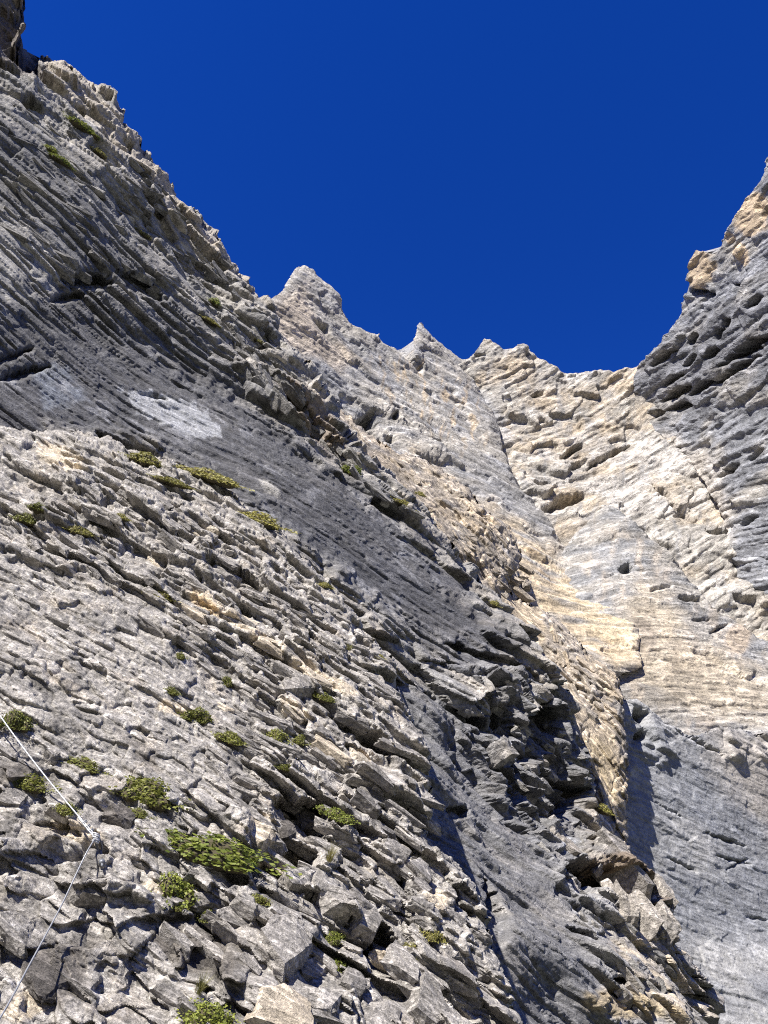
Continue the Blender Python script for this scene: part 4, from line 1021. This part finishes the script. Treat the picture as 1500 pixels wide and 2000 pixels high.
PL = [
 (near, 26, 1408, 50, 44, 10, 'cushion', 'dark cushion plant at the left edge just above the cable'),
 (near, 58, 1528, 80, 34, 15, 'cushion', 'low cushion plant at the left, below the upper cable'),
 (near, 168, 1494, 78, 26, 25, 'cushion', 'flat cushion plant right of the upper cable on pale rock'),
 (near, 296, 1548, 112, 56, 22, 'cushion', 'large dark green cushion plant above the anchor, widest of its row'),
 (near, 132, 1580, 34, 26, 10, 'cushion', 'small plant beside the cable clamps'),
 (near, 272, 1588, 44, 18, 25, 'cushion', 'thin strip of leaves on top of the split block beside the anchor'),
 (near, 432, 1664, 190, 56, 22, 'bright', 'long green mat of leaves below the pale overhanging block'),
 (near, 328, 1738, 80, 62, 10, 'bright', 'bright round cushion plant right of the anchor slab'),
 (near, 350, 1772, 30, 14, 20, 'cushion', 'sprig of leaves under the bright round cushion'),
 (near, 405, 1790, 26, 26, 60, 'cushion', 'small upright plant right below the bright round cushion'),
 (near, 408, 1984, 84, 44, 5, 'bright', 'bright cushion plant cut off by the bottom edge'),
 (near, 388, 1940, 40, 46, 0, 'grass', 'grass tuft above the plant on the bottom edge'),
 (near, 388, 1400, 38, 40, 55, 'cushion', 'plant in a crack left of the row of three small plants'),
 (near, 450, 1442, 50, 26, 35, 'cushion', 'first of the row of three small plants in mid slope'),
 (near, 540, 1440, 42, 34, 20, 'cushion', 'second of the row of three small plants in mid slope'),
 (near, 586, 1446, 30, 24, 35, 'cushion', 'third and smallest of the row of three plants in mid slope'),
 (near, 657, 1592, 58, 26, 38, 'bright', 'bright green strip right of the dark hollow'),
 (near, 560, 1500, 16, 26, 70, 'cushion', 'tiny plant above the dark hollow'),
 (near, 632, 1362, 36, 20, 30, 'cushion', 'small plant right of the upright dark-sided block'),
 (near, 642, 1682, 34, 40, 0, 'grass', 'grass tuft in the shaded notch below the dark hollow'),
 (near, 654, 1896, 66, 40, 38, 'bright', 'green plant between the lowest boulders'),
 (near, 648, 1832, 26, 30, 60, 'bright', 'small bright plant under the two jutting blocks'),
 (near, 592, 1846, 18, 44, 60, 'cushion', 'narrow plant in the crack beside the large grey block'),
 (near, 846, 1826, 40, 22, 35, 'moss', 'olive moss patch near the right rim of the near slope'),
 (near, 810, 1856, 36, 24, 35, 'moss', 'moss patch left of the olive patch near the right rim'),
 (near, 284, 900, 56, 40, -50, 'moss', 'upright mossy corner at the top of the near ledges'),
 (near, 405, 930, 120, 34, 32, 'moss', 'long moss strip along the rim under the dark slab'),
 (near, 510, 1018, 110, 40, 36, 'moss', 'moss strip lowest along the rim of the near ledges'),
 (near, 338, 942, 66, 20, 22, 'moss', 'short moss strip left of the long rim strip'),
 (near, 150, 1036, 48, 24, 15, 'moss', 'moss under a ledge in the upper left of the near slope'),
 (near, 50, 1015, 40, 26, 10, 'cushion', 'small dry plant at the upper left edge of the near slope'),
 (near, 75, 992, 26, 22, 40, 'cushion', 'tiny dark plant right above the dry plant at upper left'),
 (near, 235, 1010, 32, 18, 20, 'moss', 'moss dab between the upper left ledge and the rim strip'),
 (near, 322, 1166, 60, 24, 10, 'moss', 'moss beside the yellow broken rock'),
 (near, 440, 1332, 24, 26, 40, 'cushion', 'lone small plant above the row of three'),
 (near, 352, 1282, 18, 18, 40, 'cushion', 'tiny plant on worn rock left of the yellow band'),
 (near, 333, 1350, 30, 18, 20, 'cushion', 'small plant on worn rock in the middle of the near slope'),
 (near, 742, 1284, 20, 14, 40, 'moss', 'tiny moss dab at the right tip of the ledges'),
 (near, 500, 1756, 44, 20, 30, 'cushion', 'plant strip below the long green mat'),
 (near, 635, 1144, 28, 16, 30, 'moss', 'small moss dab below the rim, right of the moss strips'),
 (near, 680, 1270, 22, 16, 30, 'grass', 'dry grass wisp near the right tip of the ledges'),
 (slab, 692, 926, 34, 40, 50, 'bright', 'bright green plant on the dark slab near the tan rib'),
 (slab, 420, 592, 22, 26, 40, 'bright', 'green plant on the left skyline ridge, near its foot'),
 (slab, 412, 628, 34, 14, 30, 'moss', 'moss below the green plant on the left skyline ridge'),
 (slab, 122, 316, 44, 18, 20, 'bright', 'lower bright plant of a pair high on the left face'),
 (slab, 100, 294, 28, 18, 30, 'bright', 'upper bright plant of a pair high on the left face'),
 (slab, 168, 254, 66, 22, 30, 'bright', 'long bush strip highest on the left face'),
 (slab, 192, 298, 26, 20, 50, 'moss', 'moss under the highest bush strip on the left face'),
 (slab, 280, 458, 40, 16, 15, 'moss', 'dry moss patch half way down the left ridge'),
 (slab, 508, 668, 20, 14, 20, 'moss', 'moss dab where the left skyline meets the far wall'),
 (slab, 790, 985, 44, 18, 40, 'moss', 'mossy strip at the top edge of the dark slab by the tan rib'),
 (rib, 820, 965, 22, 12, 20, 'moss', 'small moss patch on the tan rib'),
 (slab, 968, 1180, 18, 18, 40, 'moss', 'yellowish moss dab at the right rim of the dark slab'),
 (gully, 1178, 1580, 34, 22, 40, 'moss', 'moss at the foot of the tan rib'),
]
SF = {id(near): S_near, id(slab): S_slab, id(gully): S_gully, id(rib): S_rib}
for (cl, px, py, w, h, ang, kind, label) in PL:
    plant(cl, SF[id(cl)], px, py, w, h, ang, kind, label)

# ------------------------------------------------------------------ steel cable and its anchor
def metal(name, c, rough=.4, met=.9):
    m, N, L = new_mat(name)
    out = N.new('ShaderNodeOutputMaterial'); b = N.new('ShaderNodeBsdfPrincipled'); L.new(b.outputs[0], out.inputs[0])
    b.inputs['Metallic'].default_value = met; b.inputs['Roughness'].default_value = rough
    n = N.new('ShaderNodeTexNoise'); n.inputs['Scale'].default_value = 90; g = N.new('ShaderNodeNewGeometry'); L.new(g.outputs['Position'], n.inputs['Vector'])
    r = N.new('ShaderNodeValToRGB'); r.color_ramp.elements[0].color = tuple(x * .6 for x in c) + (1,); r.color_ramp.elements[1].color = (*c, 1)
    L.new(n.outputs[0], r.inputs[0]); L.new(r.outputs[0], b.inputs['Base Color'])
    return m
M_STEEL = metal('galvanised_steel', (.62, .63, .64), .5, .5)
M_CABLE = metal('shaded_cable', (.36, .37, .38), .5, .5)  # same cable steel; shade on the lower run put into a darker grey
M_IRON = metal('dull_iron', (.22, .23, .25), .55, .6)

def tube(pts, rad, name, mat, parent=None, strands=0, seg=12, closed=False, per=10):
    """tube along points; strands > 0 twists that many wires round it"""
    P = [Vector(p) for p in pts]; path = []
    m_ = len(P)
    for i in range(m_ if closed else m_ - 1):
        p0, p1, p2, p3 = (P[(i - 1) % m_] if closed or i > 0 else P[0]), P[i], P[(i + 1) % m_], (P[(i + 2) % m_] if closed or i + 2 < m_ else P[-1])
        for k in range(per):
            q = k / per
            path.append(.5 * ((2 * p1) + (-p0 + p2) * q + (2 * p0 - 5 * p1 + 4 * p2 - p3) * q * q + (-p0 + 3 * p1 - 3 * p2 + p3) * q ** 3))
    if not closed: path.append(P[-1])
    vs_, fs = [], []; L = 0; nrm = Vector((0, 0, 1)); n_ = len(path)
    for i, p in enumerate(path):
        t = (path[(i + 1) % n_] - path[i - 1]) if closed or 0 < i < n_ - 1 else (path[1] - path[0] if i == 0 else path[-1] - path[-2])
        t.normalize()
        a = nrm - t * nrm.dot(t)
        if a.length < 1e-4: a = t.orthogonal()
        a.normalize(); nrm = a; b = t.cross(a)
        if i: L += (p - path[i - 1]).length
        for k in range(seg):
            th = 2 * math.pi * k / seg
            r = rad * (1 - .22 * abs(math.sin(strands * .5 * (th - L / (rad * 5))))) if strands else rad
            vs_.append(p + a * math.cos(th) * r + b * math.sin(th) * r)
    m2 = n_ if closed else n_ - 1
    for i in range(m2):
        for k in range(seg):
            fs.append((i * seg + k, i * seg + (k + 1) % seg, ((i + 1) % n_) * seg + (k + 1) % seg, ((i + 1) % n_) * seg + k))
    if not closed: fs += [tuple(range(seg))[::-1], tuple((n_ - 1) * seg + k for k in range(seg))]
    me = bpy.data.meshes.new(name); me.from_pydata([tuple(v) for v in vs_], [], fs); me.materials.append(mat)
    me.polygons.foreach_set('use_smooth', [True] * len(me.polygons))
    o = bpy.data.objects.new(name, me); col.objects.link(o)
    if parent: o.parent = parent
    return o

def lift(px, py, off):
    """point over the near rock seen at a pixel, off metres nearer than the rock"""
    j = int((py + 80) / 3); i = int((px + 80) / 3)
    d = float(S_near.Z[j - 5:j + 6, max(i - 5, 0):i + 6].min()) - off
    return V(unproj(px, py, d))
A = lift(188, 1634, .06)
dA = float(np.dot(np.array(A), CF))
up0 = lift(-30, 1355, .12)
cab = bpy.data.objects.new('steel_cable', None); col.objects.link(cab); cab.location = (0, 0, 0)
cab['label'] = 'thin grey steel cable tied to the anchor at lower left'; cab['category'] = 'cable'
upper = [up0.lerp(A, q) + Vector((0, 0, -.03 * math.sin(math.pi * q))) for q in (0, .2, .4, .6, .8, .93, 1)]
tube(upper, .0062, 'cable_run', M_STEEL, cab, strands=6, seg=18, per=60)
lower = [A] + [lift(px, py, k) for px, py, k in ((172, 1660, .07), (156, 1692, .09), (118, 1772, .14), (60, 1880, .24), (8, 1975, .30), (-36, 2040, .34))]
tube(lower, .0058, 'cable_run', M_CABLE, cab, strands=6, seg=18, per=60)
dirn = (A - up0).normalized()
side = dirn.cross(Vector((0, -1, .3))).normalized()
for k, q in enumerate((.16, .115, .07)):
    c = A - dirn * q
    tube([c - side * .016, c + side * .022], .007, 'cable_clamp', M_IRON, cab, seg=8, per=2)
    tube([c - side * .016 + dirn * .012, c + side * .022 + dirn * .012], .006, 'cable_clamp', M_IRON, cab, seg=8, per=2)
tail = [A - dirn * .22 + side * .014, A - dirn * .1 + side * .015, A - dirn * .02 + side * .012]
tube(tail, .0075, 'cable_tail', M_STEEL, cab, strands=6, seg=18, per=30)
for k in range(5):
    c = A + Vector((.006 * (k % 2), 0, -.013 * k + .016)); ax = Vector((.35, .1, 1)).normalized(); e1 = ax.orthogonal().normalized(); e2 = ax.cross(e1)
    tube([c + (e1 * math.cos(th) + e2 * math.sin(th)) * (.024 - .002 * (k % 2)) for th in [2 * math.pi * i / 8 for i in range(8)]], .0065, 'wire_wrap', M_STEEL, cab, closed=True, seg=8, per=4)
anc = bpy.data.objects.new('anchor_bolt', None); col.objects.link(anc)
anc['label'] = 'dark iron anchor pin with an eye holding the cable'; anc['category'] = 'anchor'
base = V(S_near(199, 1684, 2))
top = V(unproj(197, 1662, dA + .02))
tube([base + (base - top) * .35, base, base.lerp(top, .5), top], .0095, 'shaft', M_IRON, anc, seg=12, per=6)
cdir = (top - base).normalized()
tube([base - cdir * .02, base + cdir * .012], .022, 'washer', M_IRON, anc, seg=16, per=2)
ev = (A - top); e1 = ev.normalized(); e2 = e1.cross(Vector((0, 1, .2))).normalized()
cc = top.lerp(A, .5); ra = ev.length * .55
tube([cc + e1 * math.cos(th) * ra + e2 * math.sin(th) * .02 for th in [2 * math.pi * i / 10 for i in range(10)]], .0065, 'eye_ring', M_IRON, anc, closed=True, seg=10, per=4)
